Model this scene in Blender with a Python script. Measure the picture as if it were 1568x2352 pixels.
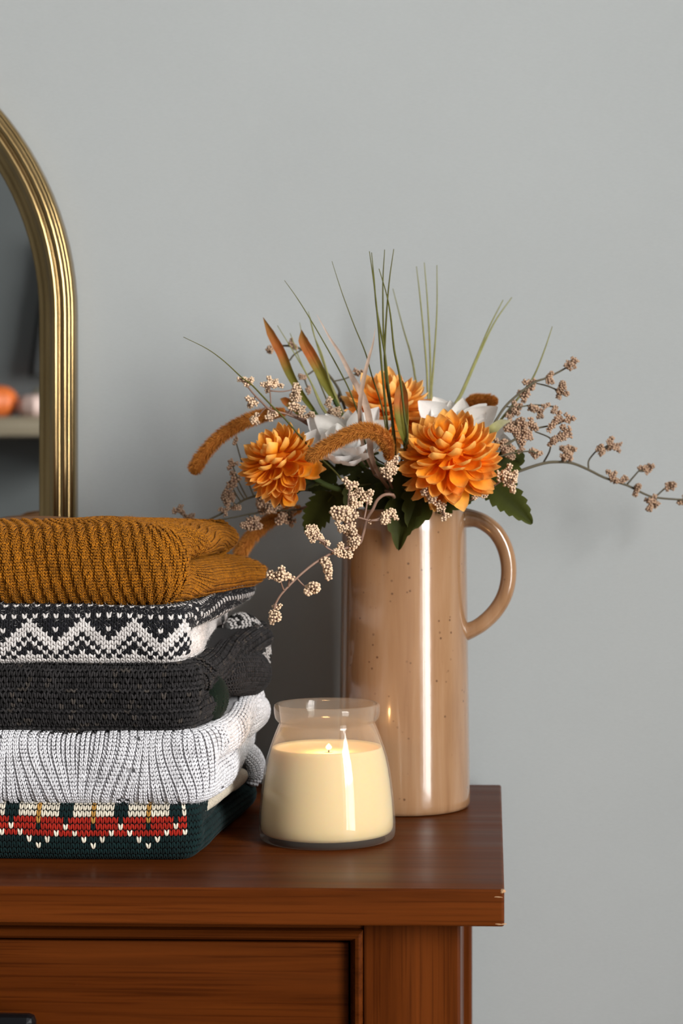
import bpy, bmesh, math, random
import numpy as np
from mathutils import Vector, Matrix, Quaternion

for o in list(bpy.data.objects): bpy.data.objects.remove(o)
SC = bpy.context.scene
COL = SC.collection
random.seed(7); RNG = np.random.default_rng(7)
PI = math.pi

# ------------------------------------------------------------------ camera
F = 4270.0; CX = 993.0; CY = 1120.0; TH = math.radians(1.83)
TOP = 0.80                      # height of the dresser top
CAMZ = TOP + 0.2435
cam = bpy.data.cameras.new('camera'); camo = bpy.data.objects.new('camera', cam); COL.objects.link(camo)
camo.location = (0, 0, CAMZ); camo.rotation_euler = (PI/2, 0, TH)
cam.sensor_fit = 'VERTICAL'; cam.sensor_height = 36; cam.sensor_width = 24
cam.lens = F/2352*36
cam.shift_x = (784-CX)/2352; cam.shift_y = (CY-1176)/2352
cam.clip_start = .02; cam.clip_end = 60
cam.dof.use_dof = True; cam.dof.focus_distance = 1.24; cam.dof.aperture_fstop = 9.0
SC.camera = camo
SC.view_settings.view_transform = 'Standard'; SC.view_settings.look = 'None'
SC.view_settings.gamma = 1; SC.view_settings.use_curve_mapping = False
SC.view_settings.exposure = 0.0

# ------------------------------------------------------------------ world and daylight
w = bpy.data.worlds.new('world'); SC.world = w; w.use_nodes = True
bgn = w.node_tree.nodes['Background']; bgn.inputs[0].default_value = (.80, .88, 1, 1); bgn.inputs[1].default_value = 1.0
WX = 1.75                       # right wall
WY0, WY1, WZ0, WZ1 = -1.65, -0.10, .30, 2.85
def area(name, loc, rot, sx, sy, power, colr):
    l = bpy.data.lights.new(name, 'AREA'); l.shape = 'RECTANGLE'; l.size = sx; l.size_y = sy
    l.energy = power; l.color = colr
    o = bpy.data.objects.new(name, l); COL.objects.link(o); o.location = loc; o.rotation_euler = rot
    return o
RV = .40                        # unseen window reveal, made deep to shade the right of the back wall
ZSPLIT = 1.25                   # sky above, darker ground and houses below
SKY = 118.0                     # watts per square metre of open sky
area('window_daylight', (WX+RV, (WY0+WY1)/2, (ZSPLIT+WZ1)/2), (0, PI/2, 0), WZ1-ZSPLIT, WY1-WY0, SKY*(WZ1-ZSPLIT)*(WY1-WY0), (1, .975, .93))
area('window_groundlight', (WX+RV, (WY0+WY1)/2, (ZSPLIT+WZ0)/2), (0, PI/2, 0), ZSPLIT-WZ0, WY1-WY0, SKY*.42*(ZSPLIT-WZ0)*(WY1-WY0), (1, .975, .93))

def PW(px, py, Y):
    a = (px-CX)/F; b = (CY-py)/F
    dx = a*math.cos(TH)-math.sin(TH); dy = math.cos(TH)+a*math.sin(TH)
    t = Y/dy
    return Vector((dx*t, Y, CAMZ+b*t))
def PXM(Y): return Y/F           # metres for one pixel at depth Y

# ------------------------------------------------------------------ helpers
def tag(o, label=None, cat=None, group=None, kind=None):
    if label: o['label'] = label
    if cat: o['category'] = cat
    if group: o['group'] = group
    if kind: o['kind'] = kind
    return o
def link(o, parent=None):
    COL.objects.link(o)
    if parent is not None:
        o.parent = parent
        o.matrix_parent_inverse = parent.matrix_basis.inverted()
    return o
def empty(name, loc, label, cat, group=None):
    o = bpy.data.objects.new(name, None); o.location = loc; o.empty_display_size = .01
    COL.objects.link(o)
    return tag(o, label, cat, group)
def mesh_np(name, V, Fc, mats, parent=None, colr=None, smooth=True, tval=None, mi=None):
    V = np.asarray(V, dtype=np.float32); me = bpy.data.meshes.new(name)
    Fc = np.asarray(Fc, dtype=np.int32); n, k = Fc.shape
    me.vertices.add(len(V)); me.vertices.foreach_set('co', V.ravel())
    me.loops.add(n*k); me.loops.foreach_set('vertex_index', Fc.ravel())
    me.polygons.add(n); me.polygons.foreach_set('loop_start', np.arange(0, n*k, k, dtype=np.int32))
    if smooth: me.polygons.foreach_set('use_smooth', np.ones(n, dtype=bool))
    if not isinstance(mats, (list, tuple)): mats = [mats]
    for m in mats: me.materials.append(m)
    if mi is not None: me.polygons.foreach_set('material_index', np.asarray(mi, dtype=np.int32))
    me.update(calc_edges=True)
    if colr is not None:
        at = me.color_attributes.new('Col', 'FLOAT_COLOR', 'POINT')
        c4 = np.ones((len(V), 4), dtype=np.float32); c4[:, :3] = colr
        at.data.foreach_set('color', c4.ravel())
    if tval is not None:
        at = me.attributes.new('t', 'FLOAT', 'POINT'); at.data.foreach_set('value', np.asarray(tval, dtype=np.float32))
    me.validate()
    if parent == 'mesh': return me
    return link(bpy.data.objects.new(name, me), parent)
def mesh_bm(name, bm, mats, parent=None, smooth=False):
    me = bpy.data.meshes.new(name); bm.normal_update(); bm.to_mesh(me); bm.free()
    if not isinstance(mats, (list, tuple)): mats = [mats]
    for m in mats: me.materials.append(m)
    if smooth:
        for p in me.polygons: p.use_smooth = True
    return link(bpy.data.objects.new(name, me), parent)
def box(name, a, b, mat, parent=None, bev=0.0, seg=2):
    bm = bmesh.new(); bmesh.ops.create_cube(bm, size=1)
    for v in bm.verts:
        v.co = Vector([(a[i]+b[i])/2 + v.co[i]*(b[i]-a[i]) for i in range(3)])
    if bev: bmesh.ops.bevel(bm, geom=list(bm.edges), offset=bev, segments=seg, affect='EDGES', profile=.5)
    return mesh_bm(name, bm, mat, parent, smooth=False)
def lathe(name, prof, mat, parent=None, seg=64, c=(0, 0, 0), closed=False):
    n = len(prof); V = []; 
    for (r, z) in prof:
        for k in range(seg):
            a = 2*PI*k/seg; V.append((c[0]+r*math.cos(a), c[1]+r*math.sin(a), c[2]+z))
    Fc = []
    for i in range(n-1 if not closed else n):
        j = (i+1) % n
        for k in range(seg):
            k2 = (k+1) % seg
            Fc.append((i*seg+k, i*seg+k2, j*seg+k2, j*seg+k))
    return mesh_np(name, V, Fc, mat, parent)
def catmull(P, n):
    P = [np.array(p, dtype=float) for p in P]
    if len(P) == 2: P = [P[0], (P[0]+P[1])/2, P[1]]
    Q = [2*P[0]-P[1]]+P+[2*P[-1]-P[-2]]; out = []
    m = len(P)-1; per = max(2, int(math.ceil(n/m)))
    for i in range(m):
        p0, p1, p2, p3 = Q[i:i+4]
        for k in range(per):
            t = k/per
            out.append(.5*((2*p1)+(-p0+p2)*t+(2*p0-5*p1+4*p2-p3)*t*t+(-p0+3*p1-3*p2+p3)*t**3))
    out.append(P[-1]); return np.array(out)
def frames(C):
    T = np.gradient(C, axis=0); T /= np.linalg.norm(T, axis=1)[:, None]+1e-12
    u = np.array([0, 0, 1.]) if abs(T[0][2]) < .9 else np.array([0, 1., 0])
    N = []; n = np.cross(T[0], u); n /= np.linalg.norm(n)
    for t in T:
        n = n-t*np.dot(n, t); n /= np.linalg.norm(n)+1e-12; N.append(n.copy())
    N = np.array(N); return T, N, np.cross(T, N)
def tube_geo(C, R, seg=8):
    T, N, B = frames(C); n = len(C); R = np.asarray(R) if np.ndim(R) else np.full(n, R)
    a = np.linspace(0, 2*PI, seg, endpoint=False)
    V = C[:, None]+R[:, None, None]*(np.cos(a)[None, :, None]*N[:, None]+np.sin(a)[None, :, None]*B[:, None])
    V = V.reshape(-1, 3); i = np.arange(n-1)[:, None]; k = np.arange(seg)[None]
    k2 = (k+1) % seg
    Fc = np.stack([i*seg+k, i*seg+k2, (i+1)*seg+k2, (i+1)*seg+k], -1).reshape(-1, 4)
    V = np.vstack([V, C[:1], C[-1:]]); c0 = n*seg; c1 = c0+1
    kk = np.arange(seg); kk2 = (kk+1) % seg
    cap0 = np.stack([kk2, kk, np.full(seg, c0), np.full(seg, c0)], -1)
    cap1 = np.stack([(n-1)*seg+kk, (n-1)*seg+kk2, np.full(seg, c1), np.full(seg, c1)], -1)
    return V, Fc, cap0[:, :3], cap1[:, :3]
def tube(name, P, R, mat, parent=None, n=24, seg=8, spline=True, tv=True):
    C = catmull(P, n) if spline else np.array(P, dtype=float)
    if np.ndim(R): R = np.interp(np.linspace(0, 1, len(C)), np.linspace(0, 1, len(R)), R)
    V, Fc, a, b = tube_geo(C, R, seg)
    tri = np.vstack([Fc[:, [0, 1, 2]], Fc[:, [0, 2, 3]], a, b])
    t = np.concatenate([np.repeat(np.linspace(0, 1, len(C)), seg), [0, 1]])
    return mesh_np(name, V, tri, mat, parent, tval=t)

# ------------------------------------------------------------------ materials
def mat(name, base=(.5, .5, .5), rough=.6, metal=0, **kw):
    m = bpy.data.materials.new(name); m.use_nodes = True
    nt = m.node_tree; b = nt.nodes['Principled BSDF']
    b.inputs['Base Color'].default_value = (*base, 1); b.inputs['Roughness'].default_value = rough
    b.inputs['Metallic'].default_value = metal
    for k, v in kw.items(): b.inputs[k].default_value = v
    return m
def nd(m, t, **kw):
    n = m.node_tree.nodes.new(t)
    for k, v in kw.items():
        if k.startswith('i_'): n.inputs[k[2:].replace('_', ' ')].default_value = v
        else: setattr(n, k, v)
    return n
def lk(m, a, b): m.node_tree.links.new(a, b)
def bsdf(m): return m.node_tree.nodes['Principled BSDF']
def ramp(m, stops, src=None):
    r = nd(m, 'ShaderNodeValToRGB'); e = r.color_ramp.elements
    while len(e) < len(stops): e.new(.5)
    for i, (p, c) in enumerate(stops): e[i].position = p; e[i].color = (*c, 1) if len(c) == 3 else c
    if src is not None: lk(m, src, r.inputs[0])
    return r
def coords(m, scale=(1, 1, 1), kind='Object', rot=(0, 0, 0)):
    tc = nd(m, 'ShaderNodeTexCoord'); mp = nd(m, 'ShaderNodeMapping')
    mp.inputs['Scale'].default_value = scale; mp.inputs['Rotation'].default_value = rot
    lk(m, tc.outputs[kind], mp.inputs[0]); return mp.outputs[0]
def noise(m, vec, scale, detail=4, rough=.5, dist=0):
    n = nd(m, 'ShaderNodeTexNoise'); n.inputs['Scale'].default_value = scale; n.inputs['Detail'].default_value = detail
    n.inputs['Roughness'].default_value = rough; n.inputs['Distortion'].default_value = dist
    if vec is not None: lk(m, vec, n.inputs['Vector'])
    return n.outputs[0]
def bump(m, h, strength, dist):
    b = nd(m, 'ShaderNodeBump'); b.inputs['Strength'].default_value = strength; b.inputs['Distance'].default_value = dist
    lk(m, h, b.inputs['Height']); lk(m, b.outputs[0], bsdf(m).inputs['Normal']); return b
def mixc(m, fac, a, b, mode='MIX'):
    x = nd(m, 'ShaderNodeMix', data_type='RGBA', blend_type=mode)
    for s, v in ((0, fac), (6, a), (7, b)):
        if isinstance(v, (int, float)): x.inputs[s].default_value = v
        elif isinstance(v, tuple): x.inputs[s].default_value = (*v, 1)
        else: lk(m, v, x.inputs[s])
    return x.outputs[2]

def wall_mat(name, c):
    m = mat(name, c, .85)
    n1 = noise(m, coords(m, (60, 60, 420)), 4, 3); n2 = noise(m, coords(m, (3, 3, 3)), 2, 3)
    c1 = ramp(m, [(.3, tuple(x*.965 for x in c)), (.7, tuple(x*1.035 for x in c))], n1)
    c2 = mixc(m, .35, c1.outputs[0], ramp(m, [(.3, tuple(x*.95 for x in c)), (.7, tuple(x*1.05 for x in c))], n2).outputs[0])
    lk(m, c2, bsdf(m).inputs['Base Color']); bump(m, n1, .12, .001); return m
M_WALL = wall_mat('grey_wall_paint', (.378, .402, .412))
M_CEIL = mat('dimmed_ceiling_paint', (.36, .35, .34), .9)  # ceiling toned down to grey to cut bounced light
M_WALL2 = wall_mat('dimmed_wall_paint', (.12, .13, .135))  # other walls coloured darker to cut bounced light and dim the mirror
M_FLOOR = mat('floorboards', (.10, .060, .035), .45)
M_WHITE = mat('white_window_paint', (.75, .75, .73), .5)

def wood(name, axis, dark, mid, light, rough=.34, coat=.0):
    m = mat(name, mid, rough)
    sc = {'x': (2.2, 60, 60), 'z': (60, 60, 2.2), 'y': (60, 2.2, 60)}[axis]
    v = coords(m, sc); n1 = noise(m, v, 1.6, 6, .62, .6)
    sc2 = {'x': (1.2, 14, 14), 'z': (14, 14, 1.2), 'y': (14, 1.2, 14)}[axis]
    n2 = noise(m, coords(m, sc2), 1.3, 3, .5, 1.2)
    sc3 = {'x': (6, 420, 420), 'z': (420, 420, 6), 'y': (420, 6, 420)}[axis]
    n3 = noise(m, coords(m, sc3), 1.2, 2, .5)
    r1 = ramp(m, [(.30, dark), (.52, mid), (.75, light)], n1)
    r2 = ramp(m, [(.3, tuple(x*.72 for x in mid)), (.7, light)], n2)
    c = mixc(m, .45, r1.outputs[0], r2.outputs[0])
    pores = ramp(m, [(.36, (.45, .40, .38)), (.47, (1, 1, 1))], n3)
    c = mixc(m, .55, c, pores.outputs[0], 'MULTIPLY')
    lk(m, c, bsdf(m).inputs['Base Color'])
    b = bsdf(m); b.inputs['Specular IOR Level'].default_value = .07; b.inputs['Coat Weight'].default_value = coat; b.inputs['Coat Roughness'].default_value = .16
    rr = ramp(m, [(.3, (rough*.8,)*3), (.7, (rough*1.35,)*3)], n2); lk(m, rr.outputs[0], b.inputs['Roughness'])
    bump(m, n3, .10, .0006); return m
WD, WM, WL = (.030, .0066, .0013), (.084, .0188, .0028), (.140, .034, .0050)
M_WOODX = wood('cherry_wood_along', 'x', WD, WM, WL)
M_WOODZ = wood('cherry_wood_upright', 'z', WD, WM, WL)
M_WOODY = wood('cherry_wood_side', 'y', WD, WM, WL)
M_CHIP = mat('bare_chipped_wood', (.42, .25, .13), .8)
M_BLACKMETAL = mat('black_metal', (.012, .012, .014), .28, .6)
M_BRASS = mat('aged_brass', (.42, .29, .13), .24, 1.0)
n_ = noise(M_BRASS, coords(M_BRASS, (20, 20, 4)), 3, 2)
lk(M_BRASS, ramp(M_BRASS, [(.3, (.34, .235, .105)), (.7, (.46, .325, .155))], n_).outputs[0], bsdf(M_BRASS).inputs['Base Color'])
M_MIRROR = mat('mirror_silver', (.80, .83, .83), .01, 1.0)

# ------------------------------------------------------------------ the room
WB = 1.545; WF = -2.2; WLx = -2.3; CZ = 3.05
def structure(o): o['kind'] = 'structure'; return o
structure(box('floor', (WLx-.1, WF-.1, -.1), (WX+RV, WB+.1, 0), M_FLOOR))
structure(box('ceiling', (WLx-.1, WF-.1, CZ), (WX+RV, WB+.1, CZ+.1), M_CEIL))
structure(box('wall_back', (WLx-.1, WB, 0), (WX+RV, WB+.1, CZ), M_WALL))
structure(box('wall_left', (WLx-.1, WF, 0), (WLx, WB, CZ), M_WALL2))
structure(box('wall_front', (WLx, WF-.1, 0), (WX, WF, CZ), M_WALL2))
bm = bmesh.new()
for (y0, y1, z0, z1) in ((WF, WY0, 0, CZ), (WY1, WB, 0, CZ), (WY0, WY1, 0, WZ0), (WY0, WY1, WZ1, CZ)):
    r = bmesh.ops.create_cube(bm, size=1)
    for v in r['verts']: v.co = Vector((WX+RV/2+v.co.x*RV, (y0+y1)/2+v.co.y*(y1-y0), (z0+z1)/2+v.co.z*(z1-z0)))
structure(mesh_bm('wall_right', bm, M_WALL2))
wn = structure(box('window_1', (WX+.01, WY0, WZ0), (WX+.06, WY0+.05, WZ1), M_WHITE))
box('window_frame', (WX+.01, WY1-.05, WZ0), (WX+.06, WY1, WZ1), M_WHITE, wn)
box('window_frame', (WX+.01, WY0+.05, WZ1-.05), (WX+.06, WY1-.05, WZ1), M_WHITE, wn)
box('window_frame', (WX+.01, WY0+.05, WZ0), (WX+.06, WY1-.05, WZ0+.05), M_WHITE, wn)
box('window_mullion', (WX+.015, (WY0+WY1)/2-.02, WZ0+.05), (WX+.05, (WY0+WY1)/2+.02, WZ1-.05), M_WHITE, wn)
def clear_glass(name, tint=(1, 1, 1), ior=1.45, rough=0.0):
    m = bpy.data.materials.new(name); m.use_nodes = True; nt = m.node_tree; nt.nodes.clear()
    out = nt.nodes.new('ShaderNodeOutputMaterial'); mx = nt.nodes.new('ShaderNodeMixShader')
    tr = nt.nodes.new('ShaderNodeBsdfTransparent'); gl = nt.nodes.new('ShaderNodeBsdfGlossy'); fr = nt.nodes.new('ShaderNodeFresnel')
    tr.inputs[0].default_value = (*tint, 1); gl.inputs['Roughness'].default_value = rough; fr.inputs[0].default_value = ior
    ge = nt.nodes.new('ShaderNodeNewGeometry'); mr = nt.nodes.new('ShaderNodeMapRange')   # same index on both sides of a wall
    mr.inputs['To Min'].default_value = ior; mr.inputs['To Max'].default_value = 1/ior
    nt.links.new(ge.outputs['Backfacing'], mr.inputs['Value']); nt.links.new(mr.outputs[0], fr.inputs[0])
    nt.links.new(fr.outputs[0], mx.inputs[0]); nt.links.new(tr.outputs[0], mx.inputs[1]); nt.links.new(gl.outputs[0], mx.inputs[2])
    nt.links.new(mx.outputs[0], out.inputs[0]); return m
M_PANE = clear_glass('window_glass')
ym = (WY0+WY1)/2
for y0, y1 in ((WY0+.05, ym-.02), (ym+.02, WY1-.05)):
    box('pane', (WX+.03, y0, WZ0+.05), (WX+.034, y1, WZ1-.05), M_PANE, wn)
structure(box('baseboard_back', (WLx, WB-.015, 0), (WX, WB, .09), M_WHITE, bev=.003))

# ------------------------------------------------------------------ dresser
YF, YB, XR, XL = 1.127, 1.525, .0075, -1.10
dr = empty('dresser', ((XL+XR)/2, (YF+YB)/2, 0), 'reddish brown wooden dresser with a panelled drawer, against the grey wall', 'dresser')
TT = .0228
topo = box('top_board', (XL, YF, TOP-TT), (XR, YB, TOP), M_WOODX, dr, bev=.0016, seg=3)
BX1 = -.0195; BX0 = XL+.027; BYF = YF+.022; BYB = YB-.012; BZ1 = TOP-TT
PWID = .0600
def dpart(name, a, b, m, bev=.001, parent=None): return box(name, a, b, m, parent or dr, bev=bev)
dpart('corner_post', (BX1-PWID, BYF, 0), (BX1, BYF+.05, BZ1), M_WOODZ, .0018)
dpart('corner_post', (BX0, BYF, 0), (BX0+PWID, BYF+.05, BZ1), M_WOODZ, .0018)
dpart('corner_post', (BX1-.05, BYB-.05, 0), (BX1+.0035, BYB, BZ1), M_WOODZ, .0018)
dpart('corner_post', (BX0-.0035, BYB-.05, 0), (BX0+.05, BYB, BZ1), M_WOODZ, .0018)
dpart('side_panel', (BX1-.022, BYF+.05, .10), (BX1-.0025, BYB-.05, BZ1), M_WOODY)
dpart('side_panel', (BX0+.0025, BYF+.05, .10), (BX0+.022, BYB-.05, BZ1), M_WOODY)
dpart('back_panel', (BX0+.05, BYB-.02, .10), (BX1-.05, BYB-.008, BZ1), M_WOODX)
dpart('bottom_board', (BX0+.02, BYF+.02, .10), (BX1-.02, BYB-.02, .118), M_WOODX)
IX0, IX1 = BX0+PWID, BX1-PWID
rails = [BZ1, BZ1-.0075]
zt = BZ1-.0075
dpart('top_rail', (IX0, BYF+.003, zt), (IX1, BYF+.03, BZ1), M_WOODX, .0008)
def bead_frame(x0, x1, z0, z1):
    wd = .0085
    prof = [(0, 0), (.0008, -.0035), (.0028, -.0050), (.0050, -.0044), (.0066, -.0022), (.0085, .004), (.0085, .012), (0, .012)]
    bm = bmesh.new(); loops = []
    for (q, d) in prof:
        loops.append([bm.verts.new((x, BYF+.003+d, z)) for x, z in ((x0+q, z0+q), (x1-q, z0+q), (x1-q, z1-q), (x0+q, z1-q))])
    for i in range(len(loops)):
        A, B = loops[i], loops[(i+1) % len(loops)]
        for k in range(4): bm.faces.new((A[k], A[(k+1) % 4], B[(k+1) % 4], B[k]))
    bmesh.ops.recalc_face_normals(bm, faces=bm.faces)
    return mesh_bm('drawer_moulding', bm, M_WOODX, dr)
nz = 5; bottom = .10; dh = (zt-bottom)/nz
for i in range(nz):
    z1 = zt-i*dh; z0 = z1-dh+.012
    bead_frame(IX0, IX1, z0, z1)
    g = .0098
    d = dpart('drawer_front', (IX0+g, BYF+.0075, z0+g), (IX1-g, BYF+.027, z1-g), M_WOODX, .0012)
    zc = (z0+z1)/2-.006
    for xc in (-.372, -.855):
        hb = dpart('handle', (xc, BYF-.019, zc-.017), (xc+.0915, BYF-.007, zc+.017), M_BLACKMETAL, .0045, d)
        for q in (.012, .072): box('handle_post', (xc+q, BYF-.008, zc-.005), (xc+q+.009, BYF+.010, zc+.005), M_BLACKMETAL, hb, bev=.0008)
    if i < nz-1: dpart('drawer_rail', (IX0, BYF+.003, z0-.012), (IX1, BYF+.03, z0), M_WOODX, .0008)
# worn chips on the corner of the top
def chip(c, s, seed):
    r = random.Random(seed); bm = bmesh.new(); bmesh.ops.create_icosphere(bm, subdivisions=2, radius=1)
    for v in bm.verts:
        k = 1+r.uniform(-.3, .3); v.co = Vector((c[0]+v.co.x*s[0]*k, c[1]+v.co.y*s[1]*k, c[2]+v.co.z*s[2]*k))
    return mesh_bm('chip', bm, M_CHIP, topo)
chip((XR-.0010, YF+.0006, TOP-.0012), (.0016, .0012, .0012), 1)
chip((XR-.0040, YF+.0003, TOP-.0046), (.0030, .0005, .0004), 2)
chip((XR-.0026, YF+.0004, TOP-TT+.0018), (.0036, .0006, .0005), 3)

# ------------------------------------------------------------------ mirror
MZ = TOP; mirY = WB-.004
c1 = PW(163, 720, 1.515); Rm = 745*PXM(1.515)
mcx, mcz, MR = c1.x-Rm, c1.z, Rm
mir = empty('arched_mirror', (mcx, mirY, TOP), 'arched mirror in a fluted brass frame leaning on the grey wall', 'mirror')
prof = [(.0312, 0), (.0312, .0100), (.0300, .0135), (.0285, .0140), (.0272, .0132), (.0262, .0150), (.0245, .0172), (.0225, .0178), (.0208, .0168),
        (.0198, .0150), (.0190, .0160), (.0175, .0182), (.0155, .0190), (.0138, .0182), (.0125, .0155), (.0105, .0120), (.0080, .0100), (.0055, .0094), (.0050, .0075), (.0020, .0070), (.0000, .0060), (0, 0)]
def mirror_path(off, n=56):
    r = MR-.0312+off; pts = [(mcx+r, TOP+(.0312-off) if True else TOP)]
    for k in range(n+1):
        a = PI*k/n; pts.append((mcx+r*math.cos(a), mcz+r*math.sin(a)))
    pts.append((mcx-r, TOP+(.0312-off))); return pts
V = []; npth = None
for (q, d) in prof:
    p = mirror_path(q); npth = len(p); V += [(x, mirY-d, z) for x, z in p]
Fc = []
for i in range(len(prof)):
    j = (i+1) % len(prof)
    for k in range(npth):
        k2 = (k+1) % npth
        Fc.append((i*npth+k, i*npth+k2, j*npth+k2, j*npth+k))
fr_ = mesh_np('frame', V, Fc, M_BRASS, mir)
p = mirror_path(.002); bm = bmesh.new()
bm.faces.new([bm.verts.new((x, mirY-.005, z)) for x, z in p]); r = bmesh.ops.extrude_face_region(bm, geom=list(bm.faces))
for v in [g for g in r['geom'] if isinstance(g, bmesh.types.BMVert)]: v.co.y += .003
bmesh.ops.recalc_face_normals(bm, faces=bm.faces)
mesh_bm('mirror_glass', bm, M_MIRROR, mir)
s0 = PW(163, 1120, 1.53); s1 = PW(157, 1120, 1.53)
box('support_post', (s1.x-.004, mirY-.0095, TOP), (s0.x+.0014, mirY-.0010, s0.z-.0025), M_WOODZ, mir, bev=.0006)
box('post_cap', (s1.x-.004, mirY-.0100, s0.z-.0025), (s0.x+.0017, mirY-.0010, s0.z+.0012), M_BLACKMETAL, mir, bev=.0006)

# ------------------------------------------------------------------ knitwear
def knit_mat(name, rough=.95, sheen=.35):
    m = mat(name, (.5, .5, .5), rough)
    at = nd(m, 'ShaderNodeVertexColor', layer_name='Col')
    n1 = noise(m, coords(m), 900, 3); n2 = noise(m, coords(m), 60, 2)
    f1 = ramp(m, [(.3, (.72,)*3), (.7, (1.18,)*3)], n1); f2 = ramp(m, [(.3, (.9,)*3), (.7, (1.08,)*3)], n2)
    c = mixc(m, 1.0, at.outputs[0], f1.outputs[0], 'MULTIPLY'); c = mixc(m, 1.0, c, f2.outputs[0], 'MULTIPLY')
    lk(m, c, bsdf(m).inputs['Base Color'])
    bsdf(m).inputs['Sheen Weight'].default_value = sheen; bsdf(m).inputs['Sheen Roughness'].default_value = .6
    bsdf(m).inputs['Specular IOR Level'].default_value = .15
    bump(m, n1, .5, .0006); return m
M_KNIT = knit_mat('wool_yarn', sheen=.03)

def smooth(a, b, x): t = np.clip((x-a)/(b-a), 0, 1); return t*t*(3-2*t)
def waves(P, amp, f, seed):
    x, y, z = P[..., 0], P[..., 1], P[..., 2]
    return amp*(np.sin(f*x+seed)*np.cos(f*.7*y+2*seed)+.5*np.sin(f*2.1*x+f*1.3*z+3*seed)+.4*np.sin(f*1.7*y-f*1.9*z+seed))
class Bundle:
    """folded garment: rounded outline seen from above, one soft fold at the front, two lobes at the side ends"""
    def __init__(s, xl, pts, z0, z1, ds, dl, rc=.022, upper_back=0., lower_back=0., waveamp=.0012, seed=1., dome=.004, wstart=.03, sag=None, split=.5, bow=0., pw2=.55, pw1=.62):
        # pts: right-hand outline corners from the front corner to the back corner
        poly = [(xl, pts[0][1])]+list(pts)+[(xl, pts[-1][1])]
        out = []; n = len(poly)
        for i in range(n):
            p0, p1, p2 = (np.array(poly[(i+k) % n]) for k in (-1, 0, 1))
            a = (p0-p1); b = (p2-p1); la, lb = np.linalg.norm(a), np.linalg.norm(b); r = min(rc, la*.45, lb*.45)
            A = p1+a/la*r; B = p1+b/lb*r
            for k in range(13):
                t = k/12; out.append((1-t)**2*A+2*t*(1-t)*p1+t*t*B)
        out = np.array(out); out = np.vstack([out, out[:1]])
        # start the loop on the front edge, left end
        L = np.concatenate([[0], np.cumsum(np.linalg.norm(np.diff(out, axis=0), axis=1))])
        k0 = 12; out = np.roll(out[:-1], -k0, axis=0); out = np.vstack([out, out[:1]])
        L = np.concatenate([[0], np.cumsum(np.linalg.norm(np.diff(out, axis=0), axis=1))])
        N = 900; ss = np.linspace(0, L[-1], N)
        s.O = np.stack([np.interp(ss, L, out[:, 0]), np.interp(ss, L, out[:, 1])], -1)
        s.L = L[-1]; s.ss = ss
        T = np.gradient(s.O, axis=0); T[0] = T[-1] = (s.O[1]-s.O[-2]); T /= np.linalg.norm(T, axis=1)[:, None]
        s.n = np.stack([T[:, 1], -T[:, 0]], -1)
        s.scorner = ss[np.argmin(np.linalg.norm(s.O-np.array(pts[0]), axis=1))]
        s.sback = ss[np.argmin(np.linalg.norm(s.O-np.array(pts[-1]), axis=1))]
        s.xl, s.yf, s.yb = xl, pts[0][1], pts[-1][1]; s.xr = pts[0][0]
        s.z0, s.z1, s.ds, s.dl = z0, z1, ds, dl; s.ub, s.lb = upper_back, lower_back
        s.wa, s.seed, s.dome, s.wstart, s.sag, s.split, s.bow, s.pw2, s.pw1 = waveamp, seed, dome, wstart, sag, split, bow, pw2, pw1
    def at(s, S, v):
        S = np.asarray(S, float); v = np.asarray(v, float); S, v = np.broadcast_arrays(S, v); Sm = np.mod(S, s.L)
        o = np.stack([np.interp(Sm, s.ss, s.O[:, 0]), np.interp(Sm, s.ss, s.O[:, 1])], -1)
        n = np.stack([np.interp(Sm, s.ss, s.n[:, 0]), np.interp(Sm, s.ss, s.n[:, 1])], -1)
        w = smooth(s.scorner+.004, s.scorner+s.wstart+.02, Sm)*(1-smooth(s.sback+.02, s.sback+.06, Sm))
        back = smooth(s.scorner+.02, s.sback-.03, Sm)*(1-smooth(s.sback+.02, s.sback+.06, Sm))
        vc = np.clip(v, 0, 1); ph = PI*(vc-.5); h = s.z1-s.z0
        i1 = s.ds*(1-np.power(np.clip(np.cos(ph), 0, 1)+1e-9, s.pw1)); zz1 = .5+.5*np.sign(np.sin(ph))*np.power(np.abs(np.sin(ph)), .85)
        sp = s.split; lo = vc < .5; t = np.where(lo, vc*2, vc*2-1)
        i2 = s.dl*(1-np.power(np.sin(PI*np.clip(t, 0, 1))+1e-9, s.pw2)); i2 = i2+np.where(lo, s.lb, s.ub)*back*np.sin(PI*np.clip(t, 0, 1))**.5
        zz2 = np.where(lo, sp*(.5-.5*np.cos(PI*t)), sp+(1-sp)*(.5-.5*np.cos(PI*t)))
        ins = i1*(1-w)+i2*w; zz = zz1*(1-w)+zz2*w
        p = o-n*ins[..., None]
        k = np.clip(v-1, 0, 1)+np.clip(-v, 0, 1)
        hw = (s.yb-s.yf)*.5; cxs = np.clip(p[..., 0], s.xl+hw, s.xr-hw); c = np.stack([cxs, np.full_like(cxs, (s.yf+s.yb)/2)], -1)
        p = p+(c-p)*k[..., None]
        z = s.z0+h*zz+s.dome*np.clip(v-1, 0, 1)*(2-np.clip(v-1, 0, 1))
        if s.sag is not None: z = z+s.sag(p[..., 0], p[..., 1])
        P = np.concatenate([p, (TOP+z)[..., None]], -1)
        if s.wa:
            d = waves(P, s.wa, 55., s.seed)*np.sin(PI*vc)**.7
            P[..., 0] += n[..., 0]*d; P[..., 1] += n[..., 1]*d
            P[..., 2] += waves(P, s.wa*.8, 38., s.seed+1)*(smooth(.5, 1.0, v))
        return P
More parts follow.
